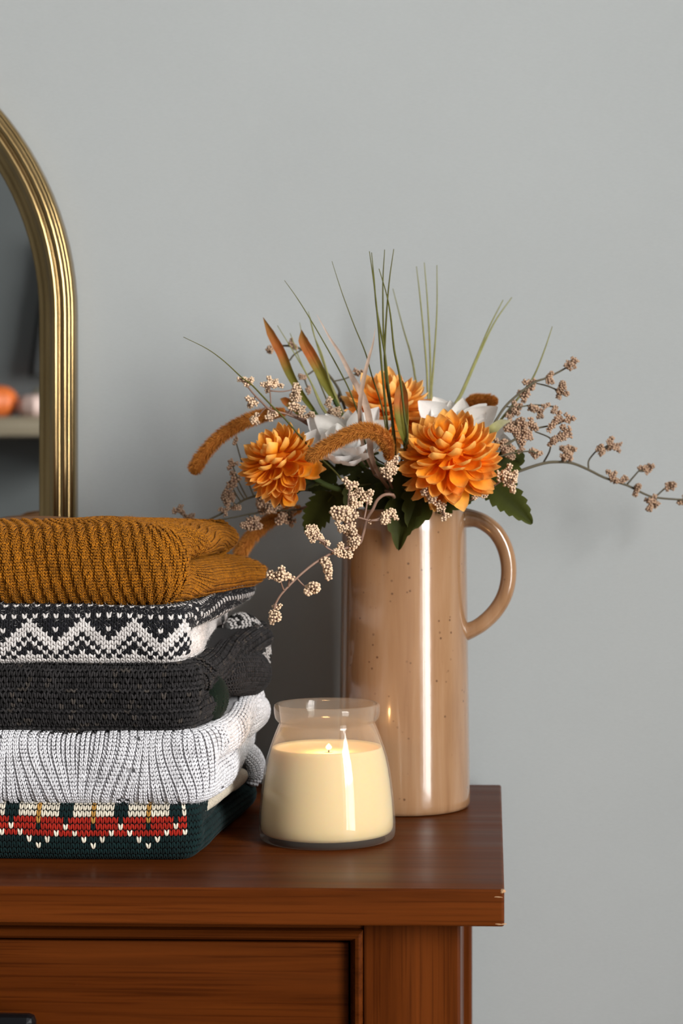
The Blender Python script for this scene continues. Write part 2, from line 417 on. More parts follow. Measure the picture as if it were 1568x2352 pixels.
    def frame(s, S, v):
        e = .0008; ev = .004; P = s.at(S, v)
        T = s.at(S+e, v)-s.at(S-e, v); B = s.at(S, v+ev)-s.at(S, v-ev)
        T /= np.linalg.norm(T, axis=-1)[..., None]+1e-12; B /= np.linalg.norm(B, axis=-1)[..., None]+1e-12
        N = np.cross(T, B); N /= np.linalg.norm(N, axis=-1)[..., None]+1e-12
        B = np.cross(N, T); return P, T, B, N
    def base(s, name, colr, parent, shrink=.0008, bottom=True):
        ns = 220; vs = np.concatenate([[-1, -.5], np.linspace(0, 1, 29), np.linspace(1.08, 2, 8)])
        S, Vv = np.meshgrid(np.linspace(0, s.L, ns, endpoint=False), vs, indexing='ij')
        P, T, B, N = s.frame(S, Vv); inside = ((Vv > .02) & (Vv < .98))[..., None]
        P = P-N*shrink*inside
        nv = len(vs); i = np.arange(ns)[:, None]; j = np.arange(nv-1)[None]; i2 = (i+1) % ns
        Fc = np.stack([i*nv+j, i2*nv+j, i2*nv+j+1, i*nv+j+1], -1).reshape(-1, 4)
        return mesh_np(name, P.reshape(-1, 3), Fc, M_KNIT, parent, colr=np.tile(colr, (ns*nv, 1)))

# yarn lobe template
def lobe_template(seg=5, rings=3):
    V = [(-1, 0, 0)]; 
    for k in range(rings):
        u = -1+2*(k+1)/(rings+1); r = (1-abs(u)**2.2)**.5
        for q in range(seg):
            a = 2*PI*q/seg; V.append((u, r*math.cos(a), r*math.sin(a)))
    V.append((1, 0, 0)); T = []; last = len(V)-1
    for q in range(seg):
        q2 = (q+1) % seg; T.append((0, 1+q2, 1+q)); T.append((last, last-seg+q, last-seg+q2))
        for k in range(rings-1):
            a, b = 1+k*seg+q, 1+k*seg+q2; T += [(a, b, b+seg), (a, b+seg, a+seg)]
    return np.array(V), np.array(T)
LV, LT = lobe_template()
def lobes(name, C, A, B, N, colr, parent, kind='stuff'):
    n = len(C)
    V = C[:, None]+LV[None, :, 0:1]*A[:, None]+LV[None, :, 1:2]*B[:, None]+LV[None, :, 2:3]*N[:, None]
    Fc = (LT[None]+(np.arange(n)*len(LV))[:, None, None]).reshape(-1, 3)
    o = mesh_np(name, V.reshape(-1, 3), Fc, M_KNIT, parent, colr=np.repeat(colr, len(LV), axis=0))
    if kind: o['kind'] = kind
    return o
def stitch_grid(b, s0, s1, col, row, v0=0.02, v1=1.0, off=0., shear=None):
    """even grid of stitches over the surface: returns S, v, col index, row index (flat arrays)"""
    nc = int((s1-s0)/col); Ss = s0+(np.arange(nc)+.5)*col; vv = np.linspace(v0, v1, 140)
    P = b.at(Ss[:, None], vv[None]); L = np.concatenate([np.zeros((nc, 1)), np.cumsum(np.linalg.norm(np.diff(P, axis=1), axis=-1), axis=1)], 1)
    S, V, CI, RI = [], [], [], []
    for k in range(nc):
        nr = int((L[k, -1]-off)/row)
        a = off+(np.arange(nr)+.5)*row
        V.append(np.interp(a, L[k], vv)); sh = shear(k, np.arange(nr)) if shear is not None else 0
        S.append(np.full(nr, Ss[k])+sh*col); CI.append(np.full(nr, k)); RI.append(np.arange(nr))
    return map(np.concatenate, (S, V, CI, RI))
def v_stitches(name, b, S, v, col, row, colr, parent, ang=.42, lift=0., fat=1., ln=.66, swap=None, jit=.0, kind='stuff', thick=1.):
    P, T, B, N = b.frame(S, v); P = P+N*np.asarray(lift)[..., None] if np.ndim(lift) else P+N*lift
    if swap is not None:
        sw = swap[:, None]; T, B = np.where(sw, -B, T), np.where(sw, T, B)
    n = len(S); jj = RNG.normal(0, 1, (n, 2))*jit
    out = []
    for sg in (-1, 1):
        a = ang+jj[:, :1]*.5; A = (B*np.cos(a)+T*np.sin(a)*sg)*row*ln*(1+jj[:, 1:])
        W = (T*np.cos(a)-B*np.sin(a)*sg)*col*.27*fat
        out.append((P+T*sg*col*.245, A, W, N*col*.26*fat*thick, colr))
    C, A, W, Nn, cc = (np.concatenate([o[i] for o in out]) for i in range(5))
    return lobes(name, C, A, W, Nn, cc, parent, kind)
def fuzz(name, b, s0, s1, v0, v1, n, length, colr, parent):
    S = RNG.uniform(s0, s1, n); v = RNG.uniform(v0, v1, n); P, T, B, N = b.frame(S, v)
    d = N*RNG.uniform(.3, 1., (n, 1))+T*RNG.normal(0, .7, (n, 1))+B*RNG.normal(0, .7, (n, 1)); d /= np.linalg.norm(d, axis=1)[:, None]
    side = np.cross(d, RNG.normal(0, 1, (n, 3))); side /= np.linalg.norm(side, axis=1)[:, None]; ln = length*RNG.uniform(.4, 1.3, (n, 1))
    P = P+N*.0006; wv = side*.00007
    mid = P+d*ln*.55+T*RNG.normal(0, .2, (n, 1))*ln
    V = np.stack([P-wv, P+wv, mid+wv*.8, mid-wv*.8, mid+d*ln*.45+B*RNG.normal(0, .35, (n, 1))*ln], 1).reshape(-1, 3)
    i = np.arange(n)[:, None]*5; Fc = np.concatenate([i+np.array([[0, 1, 2]]), i+np.array([[0, 2, 3]]), i+np.array([[3, 2, 4]])]).reshape(-1, 3)
    o = mesh_np(name, V, Fc, M_KNIT, parent, colr=np.tile(colr, (len(V), 1))); o['kind'] = 'stuff'; return o
def lump(name, C, R, colr, parent, flat=.8, bumps=.0006, seg=20, n=24, mat_=None, rib=0):
    """soft rolled piece of cloth along a path"""
    Cc = catmull(C, n); t = np.linspace(0, 1, len(Cc)); R = np.interp(t, np.linspace(0, 1, len(R)), R)
    R = R*np.power(np.clip(np.sin(PI*(.02+.96*t)), 0, 1), .35); T, N, B = frames(Cc); a = np.linspace(0, 2*PI, seg, endpoint=False)
    # keep the vertical squash
    V = Cc[:, None]+R[:, None, None]*(np.cos(a)[None, :, None]*N[:, None]+np.sin(a)[None, :, None]*B[:, None])
    V[..., 2] = Cc[:, None, 2]+(V[..., 2]-Cc[:, None, 2])*flat
    V += ((V-Cc[:, None])*(waves(V, .06, 120, 2.)+rib*np.sin(a*7)[None, :])[..., None]); n0 = len(Cc)
    V = np.vstack([V.reshape(-1, 3), Cc[:1], Cc[-1:]]); i = np.arange(n0-1)[:, None]; k = np.arange(seg)[None]; k2 = (k+1) % seg
    q = np.stack([i*seg+k, i*seg+k2, (i+1)*seg+k2, (i+1)*seg+k], -1).reshape(-1, 4)
    kk = np.arange(seg); kk2 = (kk+1) % seg; e0 = n0*seg
    tri = np.vstack([q[:, :3], q[:, [0, 2, 3]], np.stack([kk2, kk, np.full(seg, e0)], -1), np.stack([(n0-1)*seg+kk, (n0-1)*seg+kk2, np.full(seg, e0+1)], -1)])
    cc = colr(V) if callable(colr) else np.tile(colr, (len(V), 1))
    o = mesh_np(name, V, tri, M_KNIT, parent, colr=cc)
    return o, Cc, R, N, B, T
def lump_stitches(Cc, R, N, B, T, flat, col, row, colf, parent, ang=.4, fat=1.05, a0=0, a1=2*PI, along=True):
    """stitches over a rolled piece"""
    L = np.concatenate([[0], np.cumsum(np.linalg.norm(np.diff(Cc, axis=0), axis=1))]); nr = int(L[-1]/row)
    out = [[], [], [], [], []]
    for k in range(nr):
        q = np.interp((k+.5)*row, L, np.arange(len(Cc))); i = int(q); i2 = min(i+1, len(Cc)-1); f = q-i
        c = Cc[i]*(1-f)+Cc[i2]*f; r = R[i]*(1-f)+R[i2]*f
        if r < .002: continue
        m = max(4, int(r*(a1-a0)/col)); aa = a0+(np.arange(m)+.5)/m*(a1-a0)
        n = np.cos(aa)[:, None]*N[i]+np.sin(aa)[:, None]*B[i]; p = n*r; p[:, 2] *= flat; p = p+c
        side = np.cross(n, T[i]); ax = np.tile(T[i], (m, 1)); cs = colf(k, np.arange(m))
        for sg in (-1, 1):
            out[0].append(p+side*sg*col*.245); out[1].append((ax*math.cos(ang)+side*sg*math.sin(ang))*row*.66)
            out[2].append((side*math.cos(ang)-ax*sg*math.sin(ang))*col*.27*fat); out[3].append(n*col*.25*fat); out[4].append(cs)
    if out[0]: lobes('stitches', *(np.concatenate(o) for o in out), parent)

def colarr(n, c): return np.tile(np.array(c, float), (n, 1))
XLS = -.47
GSW = 'folded sweaters in the stack on the dresser'
def sweater(name, label): return empty(name, (-.33, 1.33, TOP), label, 'sweater', GSW)

# --- green, red and ivory sweater, bottom of the stack
g = sweater('folded_sweater', 'dark green sweater with red band and ivory stitches, bottom of the folded stack')
Z = [0.0, .0372, .0825, .1282, .1650, .2185]
bG = Bundle(XLS, [(-.190, 1.203), (-.190, 1.30), (-.183, 1.43)], .0005, Z[1]+.001, .013, .010, rc=.020, seed=.4, waveamp=.0005, lower_back=-.004, upper_back=.003)
GREEN, RED, IVORY, GOLD = (.0032, .0150, .0160), (.33, .016, .008), (.66, .60, .50), (.42, .22, .05)
bG.base('body', (.003, .011, .012), g, .0010)
col, row = .00300, .0042
S, v, ci, ri = stitch_grid(bG, -.108, bG.sback+.02, col, row, .02, 1.0, off=.0005)
top0 = 3                              # lowest patterned row
n = len(S); c = colarr(n, GREEN)*RNG.uniform(.75, 1.25, (n, 1))
k12 = np.mod(ci-3, 12)
front = S < bG.scorner-.004
def setc(mask, colr): c[mask & front] = np.array(colr)
r0 = ri-top0
isacc = np.zeros(n, bool)
def acc(mask): 
    global isacc
    isacc |= (mask & front)
setc((r0 >= 2) & (r0 <= 4), RED)
acc((r0 == 0) & (k12 == 0)); acc((r0 == 1) & ((k12 == 2) | (k12 == 10)))
acc((r0 == 2) & ((k12 == 4) | (k12 == 8))); acc((r0 == 3) & (k12 == 6))
setc((r0 == 3) & (k12 == 0), GREEN); setc((r0 == 4) & (k12 == 0), GOLD)
setc((r0 == 4) & (k12 == 6), GREEN)
setc((r0 >= 5), IVORY); setc((r0 >= 5) & (k12 == 0), GOLD); setc((r0 >= 5) & ((k12 >= 5) & (k12 <= 7)), GREEN)
setc(isacc, IVORY)
c *= RNG.uniform(.88, 1.1, (n, 1))
vis = S > .055
reg = ~(isacc & (S > .06))
v_stitches('stitches', bG, S[reg], v[reg], col, row, c[reg], g, jit=.06, fat=1.02, ang=.20, ln=.60)
for q in np.where(isacc & (S > .06))[0]:
    qq = np.array([q]); v_stitches('ivory_stitch', bG, S[qq], v[qq], col, row, c[qq]*1.1, g, jit=.06, fat=1.08, lift=.0003, kind=None, ang=.24, ln=.62)
# ivory rolled neckline peeping out at the end
P0 = [PW(455, 1880, 1.225), PW(472, 1845, 1.25), PW(505, 1812, 1.29), PW(545, 1785, 1.35), PW(560, 1775, 1.38)]
o, *lp = lump('rolled_neckline', [Vector((p.x, p.y, p.z)) for p in P0], [.0035, .006, .0075, .0075, .006], (.55, .49, .40), g, .9)
tag(o, 'ivory rolled neckline')

# --- white cable sweater
wh = sweater('folded_sweater', 'pale grey white cable knit sweater with ribs, folded between charcoal and green')
bW = Bundle(XLS, [(-.181, 1.200), (-.176, 1.30), (-.172, 1.42)], Z[1], Z[2]+.002, .015, .012, rc=.026, seed=1.7, waveamp=.0012, upper_back=-.002, lower_back=.006,
            sag=lambda x, y: .010*smooth(1.28, 1.42, y)*smooth(-.26, -.19, x))
WHT = (.72, .72, .76)
bW.base('body', (.38, .38, .40), wh, .0016)
col, row = .00225, .0026
def cable(k, r):
    a = np.sin(2*PI*(k-48)*.00225/.092+.7); return a*np.sin((r-9)/9.*PI*.5)*3.0
S, v, ci, ri = stitch_grid(bW, -.108, bW.sback+.02, col, row, .02, 1.0, shear=cable)
n = len(S); rib = np.mod(ci, 3); keep = rib != 2
lift = np.where(rib == 2, -.0009, np.where(rib == 0, .0003, .0004)); c = colarr(n, WHT)*RNG.uniform(.86, 1.1, (n, 1))
hole = (np.abs(np.mod(ci, 40)-20) < 1.1) & (np.mod(ri, 8) == 3)
ok = ~hole
v_stitches('stitches', bW, S[ok], v[ok], col, row, c[ok], wh, jit=.12, lift=lift[ok], fat=1.12, ang=.32)
fuzz('fuzz', bW, 0, bW.sback, .05, .98, 5000, .0022, (.7, .7, .73), wh)
P0 = [PW(500, 1690, 1.33), PW(545, 1655, 1.36), PW(580, 1632, 1.39), PW(600, 1622, 1.42)]
o, *lp = lump('draped_fold', P0, [.012, .015, .014, .008], WHT, wh, 1.0, rib=.04)
lump_stitches(*lp, 1.0, .0026, .0028, lambda k, m: colarr(len(m), WHT)*(.9+.15*((m % 2)[:, None])), o)
P0 = [PW(545, 1700, 1.37), PW(575, 1735, 1.39), PW(585, 1770, 1.40), PW(578, 1805, 1.40)]
o, *lp = lump('hanging_cuff', P0, [.006, .008, .0085, .006], (.55, .55, .58), wh, 1.0, rib=.05)
lump_stitches(*lp, 1.0, .0026, .0028, lambda k, m: colarr(len(m), WHT)*(.85+.15*((m % 2)[:, None])), o)

# --- charcoal sweater
ch = sweater('folded_sweater', 'charcoal grey chunky knit sweater folded in the middle of the stack')
bC = Bundle(XLS, [(-.193, 1.203), (-.183, 1.32), (-.168, 1.42)], Z[2], Z[3]+.001, .016, .013, rc=.020, seed=2.6, waveamp=.001, split=.52, upper_back=-.004, lower_back=.012,
            sag=lambda x, y: .012*smooth(1.27, 1.40, y)*smooth(-.25, -.185, x))
CHR = (.020, .0185, .0195)
bC.base('body', (.012, .011, .012), ch, .0014)
col, row = .0032, .0034
S, v, ci, ri = stitch_grid(bC, -.1088, bC.sback+.02, col, row, .02, 1.0, shear=lambda k, r: .5*np.mod(r, 2))
n = len(S); c = colarr(n, CHR)*RNG.uniform(.55, 1.45, (n, 1))
fl = RNG.random(n) < .10; c[fl] = np.array((.050, .042, .037))*RNG.uniform(.6, 1.3, (fl.sum(), 1))
lift = .0011*np.sin(ri*2*PI/4)
v_stitches('stitches', bC, S, v, col, row, c, ch, jit=.2, lift=lift, fat=1.0, ang=np.where(np.mod(ri, 4) == 2, .95, .30)[:, None], swap=(S > bC.scorner+.02))
fuzz('fuzz', bC, 0, bC.sback, .05, .98, 4000, .003, (.05, .045, .045), ch)
P0 = [PW(470, 1560, 1.285), PW(520, 1543, 1.33), PW(570, 1545, 1.375), PW(592, 1552, 1.41)]
o, *lp = lump('sleeve_roll', P0, [.013, .0165, .0175, .014], (.012, .011, .012), ch, 1.0)
lump_stitches(*lp, 1.0, .0034, .0036, lambda k, m: colarr(len(m), CHR)*RNG.uniform(.6, 1.4, (len(m), 1)), o)
P0 = [PW(455, 1605, 1.262), PW(478, 1602, 1.270), PW(500, 1598, 1.30)]
o, *lp = lump('inner_fold', P0, [.0135, .0135, .010], (.004, .009, .005), ch, 1.25)
tag(o, 'dark green inner fold tucked into the charcoal layers')
lump_stitches(*lp, 1.25, .0030, .0032, lambda k, m: colarr(len(m), (.005, .012, .006)), o)

# --- black and white patterned sweater
bw = sweater('folded_sweater', 'black and white zigzag fair isle sweater folded under the mustard one')
bB = Bundle(XLS, [(-.200, 1.205), (-.193, 1.30), (-.186, 1.42)], Z[3], Z[4]+.001, .014, .012, rc=.018, seed=3.3, waveamp=.0009, split=.56, upper_back=-.006, lower_back=.018,
            sag=lambda x, y: .009*smooth(1.27, 1.42, y)*smooth(-.26, -.19, x))
BLK, WW = (.010, .010, .013), (.60, .57, .56)
bB.base('body', (.10, .10, .10), bw, .0012)
col, row = .00345, .0030
S, v, ci, ri = stitch_grid(bB, -.1035, bB.sback+.02, col, row, .02, 1.0)
n = len(S); P10 = 10
tri = np.abs(np.mod(ci+2, P10)-P10/2)            # 0..5
zig = 10.0-tri*.95                                 # row of the white zigzag
d = ri-zig
white = np.abs(d) <= .62
chk = np.mod(ci+ri, 2) == 0
white |= (d > .62) & (d < 2.7) & chk
white |= (d >= 2.7) & (np.mod(ci, 2) == 0) & (np.mod(ri, 3) == 0)
white |= (d < -.62) & (d > -4.2) & chk
low = (d <= -4.2); white |= low & ~((d > -5.4) & (tri < 2) & chk)
endw = (S > bB.scorner+.012) & (v < .5)
white |= endw
c = np.where(white[:, None], np.array(WW), np.array(BLK))*RNG.uniform(.85, 1.12, (n, 1))
c[endw] = np.array((.76, .70, .68))*RNG.uniform(.95, 1.05, (endw.sum(), 1))
v_stitches('stitches', bB, S[~endw], v[~endw], col, row, c[~endw], bw, jit=.12, fat=1.12, ang=.40, ln=.78)
v_stitches('brushed_lining', bB, S[endw], v[endw], col, row, c[endw], bw, jit=.3, fat=1.5, ang=.3, ln=.9, thick=.35)
fuzz('fuzz', bB, 0, bB.sback, .05, .98, 5000, .0024, (.5, .48, .47), bw)
P0 = [PW(520, 1440, 1.37), PW(555, 1435, 1.385), PW(585, 1465, 1.40), PW(600, 1510, 1.41), PW(603, 1545, 1.41)]
o, *lp = lump('sleeve_fold', P0, [.008, .010, .0095, .008, .005], (.09, .09, .09), bw, 1.0)
lump_stitches(*lp, 1.0, .0033, .0030, lambda k, m: np.where((((k//2) % 2) == 0) | (m % 3 == 0), 1., .03)[:, None]*np.array([WW])*.7, o)

# --- mustard sweater, top of the stack
mu = sweater('folded_sweater', 'mustard yellow ribbed wool sweater on top of the folded stack')
bM = Bundle(XLS, [(-.199, 1.207), (-.187, 1.32), (-.171, 1.43)], Z[4], Z[5], .030, .040, rc=.036, pw2=.90, pw1=.80, seed=4.1, waveamp=.0016, split=.52, upper_back=.016, lower_back=-.004, wstart=.050, dome=.003)
MUS = (.315, .112, .004)
bM.base('body', (.19, .066, .0025), mu, .0012)
col, row = .0019, .0021
S, v, ci, ri = stitch_grid(bM, -.1064, bM.sback+.02, col, row, .02, 1.62, shear=lambda k, r: (3.2-2.0*smooth(76, 176, k))*np.sin((r-6)/17.))
n = len(S); ph = ci+0.30*ri
atend = S > bM.scorner+.010
moss = smooth(.20, .24, S-.09)*(1-smooth(.29, .33, S-.02))
lift = np.where(atend, .0007*np.sin(ri*2*PI/3), (1-.7*moss)*.0010*np.sin(ph*2*PI/4)+.0005*moss*np.where(np.mod(ci+ri, 2) == 0, 1, -1))
c = colarr(n, MUS)*RNG.uniform(.72, 1.22, (n, 1)); hole = RNG.random(n) < .002
ok = ~hole
v_stitches('stitches', bM, S[ok], v[ok], col, row, c[ok], mu, jit=.25, lift=lift[ok], fat=1.15, ang=.35, swap=atend[ok])
fuzz('fuzz', bM, 0, bM.sback, .03, 1.3, 22000, .0019, (.36, .130, .006), mu)

# ------------------------------------------------------------------ ceramic jug
VC = PW(928, 1700, 1.42); VX, VY = VC.x, 1.42
M_GLAZE = mat('speckled_tan_glaze', (.42, .24, .13), .16)
m = M_GLAZE; b = bsdf(m)
v1 = coords(m, (40, 40, 3.2)); n1 = noise(m, v1, 1.5, 5, .6, .4); n2 = noise(m, coords(m, (9, 9, 5)), 1.4, 3)
c = ramp(m, [(.30, (.19, .088, .036)), (.5, (.31, .170, .085)), (.72, (.40, .245, .145))], n1)
c2 = ramp(m, [(.3, (.25, .128, .056)), (.7, (.36, .212, .122))], n2)
cc = mixc(m, .4, c.outputs[0], c2.outputs[0])
vo = nd(m, 'ShaderNodeTexVoronoi'); vo.inputs['Scale'].default_value = 150; lk(m, coords(m), vo.inputs['Vector'])
sel = noise(m, coords(m), 38, 2); 
sp = ramp(m, [(.0, (1, 1, 1)), (.10, (.8,)*3), (.17, (0, 0, 0))], vo.outputs['Distance'])
sel2 = ramp(m, [(.50, (0, 0, 0)), (.60, (1, 1, 1))], sel)
spm = mixc(m, 1.0, sp.outputs[0], sel2.outputs[0], 'MULTIPLY')
cc = mixc(m, spm, cc, (.11, .055, .028)); lk(m, cc, b.inputs['Base Color'])
b.inputs['Coat Weight'].default_value = .6; b.inputs['Coat Roughness'].default_value = .05
n4 = noise(m, coords(m, (1, 1, .35)), 46, 3); bump(m, n4, .10, .003)
VH = .2275; RB, RT = .0503, .0474
jug = empty('ceramic_jug', (VX, VY, TOP), 'tall tan glazed ceramic jug with one looped handle, holding the flowers', 'jug')
pr = [(0, .0012), (RB-.006, .0012), (RB-.0035, .0), (RB-.0012, .0012), (RB-.0002, .0035), (RB, .008)]
for k in range(1, 15): pr.append((RB+(RT-RB)*k/15, .008+(VH-.010)*k/15))
pr += [(RT-.0002, VH-.0020), (RT-.0010, VH-.0005), (RT-.0022, VH), (RT-.0036, VH-.0006), (RT-.0045, VH-.0024)]
for k in range(1, 9): pr.append((RT-.0045+(RB-RT)*k/9, VH-.0024-(VH-.012)*k/9))
pr += [(RB-.010, .010), (0, .009)]
lathe('jug_body', pr, M_GLAZE, jug, seg=96, c=(VX, VY, TOP))
hp = [(1048, 1191), (1075, 1190), (1105, 1197), (1138, 1222), (1160, 1262), (1168, 1312), (1160, 1362), (1138, 1402), (1106, 1433), (1076, 1449), (1050, 1456)]
Cc = catmull([PW(x, y, 1.42) for x, y in hp], 60)
T_, N_, B_ = frames(Cc)
rr = np.interp(np.linspace(0, 1, len(Cc)), [0, .07, .16, .5, .85, .94, 1], [.0092, .0078, .0064, .0060, .0061, .0070, .0082])
Vh, Fh, c0, c1_ = tube_geo(Cc, rr, 20)
mesh_np('handle', Vh, np.vstack([Fh[:, :3], Fh[:, [0, 2, 3]], c0, c1_]), M_GLAZE, jug)

# ------------------------------------------------------------------ jar candle
KC = PW(751, 1925, 1.287); KX, KY = KC.x, 1.287
can = empty('jar_candle', (KX, KY, TOP), 'lit cream candle in a flared clear glass jar beside the sweaters', 'candle')
M_GLASS = clear_glass('jar_glass', (.965, .970, .955), 1.33)
nt = M_GLASS.node_tree                       # slightly clouded glass
go = [x for x in nt.nodes if x.type == 'OUTPUT_MATERIAL'][0]; gm = go.inputs[0].links[0].from_node
df = nt.nodes.new('ShaderNodeBsdfDiffuse'); tl = nt.nodes.new('ShaderNodeBsdfTranslucent'); m1 = nt.nodes.new('ShaderNodeMixShader'); m2 = nt.nodes.new('ShaderNodeMixShader')
for x in (df, tl): x.inputs[0].default_value = (.90, .84, .76, 1)
m1.inputs[0].default_value = .5; m2.inputs[0].default_value = .085
nt.links.new(df.outputs[0], m1.inputs[1]); nt.links.new(tl.outputs[0], m1.inputs[2])
nt.links.new(gm.outputs[0], m2.inputs[1]); nt.links.new(m1.outputs[0], m2.inputs[2]); nt.links.new(m2.outputs[0], go.inputs[0])
body = [(.0470, .0030), (.0474, .0065), (.0473, .0120), (.0470, .0180), (.0463, .0260), (.0455, .0335), (.0446, .0410), (.0434, .0489), (.0417, .0570), (.0394, .0643), (.0372, .0705), (.0352, .0755), (.0338, .0788)]
outp = [(0, .0), (.0405, 0), (.0440, .0003), (.0460, .0013)]+body+[(.0332, .0802), (.0334, .0812), (.0348, .0822), (.0360, .0840), (.0366, .0872), (.0368, .0912), (.0364, .0931), (.0354, .0939), (.0342, .0937), (.0334, .0925), (.0330, .0890), (.0324, .0835), (.0320, .0802)]
outp += [(r-.0013, z) for r, z in body[::-1] if z > .0045]+[(.0440, .0050), (.0400, .0042), (0, .0042)]
lathe('glass_jar', outp, M_GLASS, can, seg=96, c=(KX, KY, TOP))
M_WAX = mat('cream_wax', (.80, .61, .35), .6)
bsdf(M_WAX).inputs['Specular IOR Level'].default_value = .2
bw_ = bsdf(M_WAX); bw_.inputs['Subsurface Weight'].default_value = .7; bw_.inputs['Subsurface Radius'].default_value = (1, .62, .3); bw_.inputs['Subsurface Scale'].default_value = .012
zt_ = .0615
wp = [(0, .0044), (.0400, .0044), (.0440, .0053), (.0456, .0078), (.0458, .0120), (.0455, .0180), (.0448, .0260), (.0440, .0335), (.0431, .0410), (.0419, .0489), (.0402, .0570), (.0389, .0612), (.0384, .0632), (.0376, .0640), (.0352, .0626), (.0310, .0612), (.0240, .0604), (.0120, .0600), (0, .0599)]
lathe('wax', wp, M_WAX, can, seg=72, c=(KX, KY, TOP))
FX, FY, FZ = KX+.0012, KY-.001, TOP+.0600
M_WICK = mat('burnt_wick', (.02, .015, .012), .9)
tube('wick', [(FX, FY, FZ-.001), (FX, FY, FZ+.001), (FX+.0003, FY, FZ+.0026)], [.0006, .0005, .0004], M_WICK, can, n=6, seg=6)
M_FLAME = bpy.data.materials.new('candle_flame'); M_FLAME.use_nodes = True; nt = M_FLAME.node_tree; nt.nodes.clear()
fo = nt.nodes.new('ShaderNodeOutputMaterial'); fe = nt.nodes.new('ShaderNodeEmission'); fe.inputs[0].default_value = (1, .52, .13, 1); fe.inputs[1].default_value = 9
nt.links.new(fe.outputs[0], fo.inputs[0])
lathe('flame', [(0, 0), (.0013, .0004), (.0022, .0014), (.0021, .0024), (.0014, .0034), (.0006, .0042), (0, .0047)], M_FLAME, can, seg=16, c=(FX, FY, FZ+.0016))
l = bpy.data.lights.new('candle_light', 'POINT'); l.energy = .055; l.color = (1, .50, .18); l.shadow_soft_size = .003
lo_ = bpy.data.objects.new('candle_light', l); lo_.location = (FX, FY, FZ+.009); COL.objects.link(lo_); lo_.parent = can
lo_.matrix_parent_inverse = can.matrix_basis.inverted()

# ------------------------------------------------------------------ bouquet materials
def leafy(name, c0, c1, c2=None, trans=.25, rough=.55, bumpy=True, mid=.55):
    """colour runs along the piece (attribute t), thin and slightly translucent"""
    m = mat(name, c0, rough); at = nd(m, 'ShaderNodeAttribute', attribute_name='t')
    st = [(0, c0), (1, c1)] if c2 is None else [(0, c0), (mid, c1), (1, c2)]
    r = ramp(m, st, at.outputs['Fac']); n = noise(m, coords(m), 160, 3); f = ramp(m, [(.3, (.85,)*3), (.7, (1.1,)*3)], n)
    oi = nd(m, 'ShaderNodeObjectInfo'); rv = ramp(m, [(0, (.86, .84, .80)), (1, (1.08, 1.10, 1.12))], oi.outputs['Random'])
    c = mixc(m, 1., r.outputs[0], f.outputs[0], 'MULTIPLY'); c = mixc(m, 1., c, rv.outputs[0], 'MULTIPLY')
    b = bsdf(m); lk(m, c, b.inputs['Base Color']); b.inputs['Specular IOR Level'].default_value = .10
    if bumpy: bump(m, n, .2, .001)
    tr = nd(m, 'ShaderNodeBsdfTranslucent'); lk(m, c, tr.inputs[0]); mx = nd(m, 'ShaderNodeMixShader'); mx.inputs[0].default_value = trans
    out = [x for x in m.node_tree.nodes if x.type == 'OUTPUT_MATERIAL'][0]
    lk(m, b.outputs[0], mx.inputs[1]); lk(m, tr.outputs[0], mx.inputs[2]); lk(m, mx.outputs[0], out.inputs[0]); return m
M_PETAL = leafy('orange_petal', (.95, .25, .006), (1.0, .41, .028), (1.0, .59, .18), .36)
M_PETALB = leafy('pale_orange_petal', (.92, .32, .02), (1.0, .48, .08), (1.0, .64, .25), .34)
M_WPETAL = leafy('white_petal', (.82, .79, .68), (.90, .88, .86), (.93, .91, .90), .30)
M_LEAF = leafy('dark_green_leaf', (.026, .030, .006), (.042, .050, .009), (.075, .082, .018), .12)
M_STEM = leafy('green_stem', (.05, .075, .02), (.07, .09, .03), None, .0)
M_TWIG = mat('brown_twig', (.20, .115, .080), .55)
M_TWIGG = mat('olive_twig', (.085, .070, .040), .75)
M_BEAD = mat('cream_beads', (.72, .53, .36), .45)
M_BEADD = mat('tan_beads', (.44, .29, .19), .55)
for mm in (M_BEAD, M_BEADD):
    n_ = noise(mm, coords(mm), 260, 2); c0 = bsdf(mm).inputs['Base Color'].default_value[:3]
    lk(mm, ramp(mm, [(.3, tuple(x*.75 for x in c0)), (.65, tuple(min(1, x*1.12) for x in c0))], n_).outputs[0], bsdf(mm).inputs['Base Color'])
M_PLUME = mat('rust_bristles', (.50, .185, .020), .8)
M_PLUME_CORE = mat('rust_core', (.36, .115, .012), .9)
M_BLADE = leafy('dark_grass', (.120, .120, .026), (.095, .096, .024), (.060, .056, .022), .1)
M_BLADEP = leafy('pale_grass', (.27, .27, .075), (.32, .31, .13), (.42, .40, .27), .2)
M_PINK = leafy('dry_pink_blade', (.20, .115, .075), (.50, .36, .28), (.55, .43, .36), .25)
M_BUD = leafy('orange_green_leaf', (.12, .13, .020), (.20, .17, .03), (.44, .125, .030), .2)
for n_ in M_BUD.node_tree.nodes:
    if n_.type == 'VALTORGB' and abs(n_.color_ramp.elements[-1].color[0]-.44) < .01:
        e = n_.color_ramp.elements; e[1].position = .42; e[2].position = .62; x_ = e.new(.95); x_.color = (.27, .13, .03, 1)

VM = Vector((VX, VY, TOP))
def into_jug(seed, depth=.03):
    """points that carry a stem through the mouth of the jug to its floor"""
    r = random.Random(seed); a = r.uniform(0, 2*PI); q = r.uniform(.006, .030)
    mo = VM+Vector((q*math.cos(a), q*math.sin(a), VH-.004)); q2 = r.uniform(0, .030)
    lo = VM+Vector((q2*math.cos(a+1), q2*math.sin(a+1), depth)); return [mo, lo]

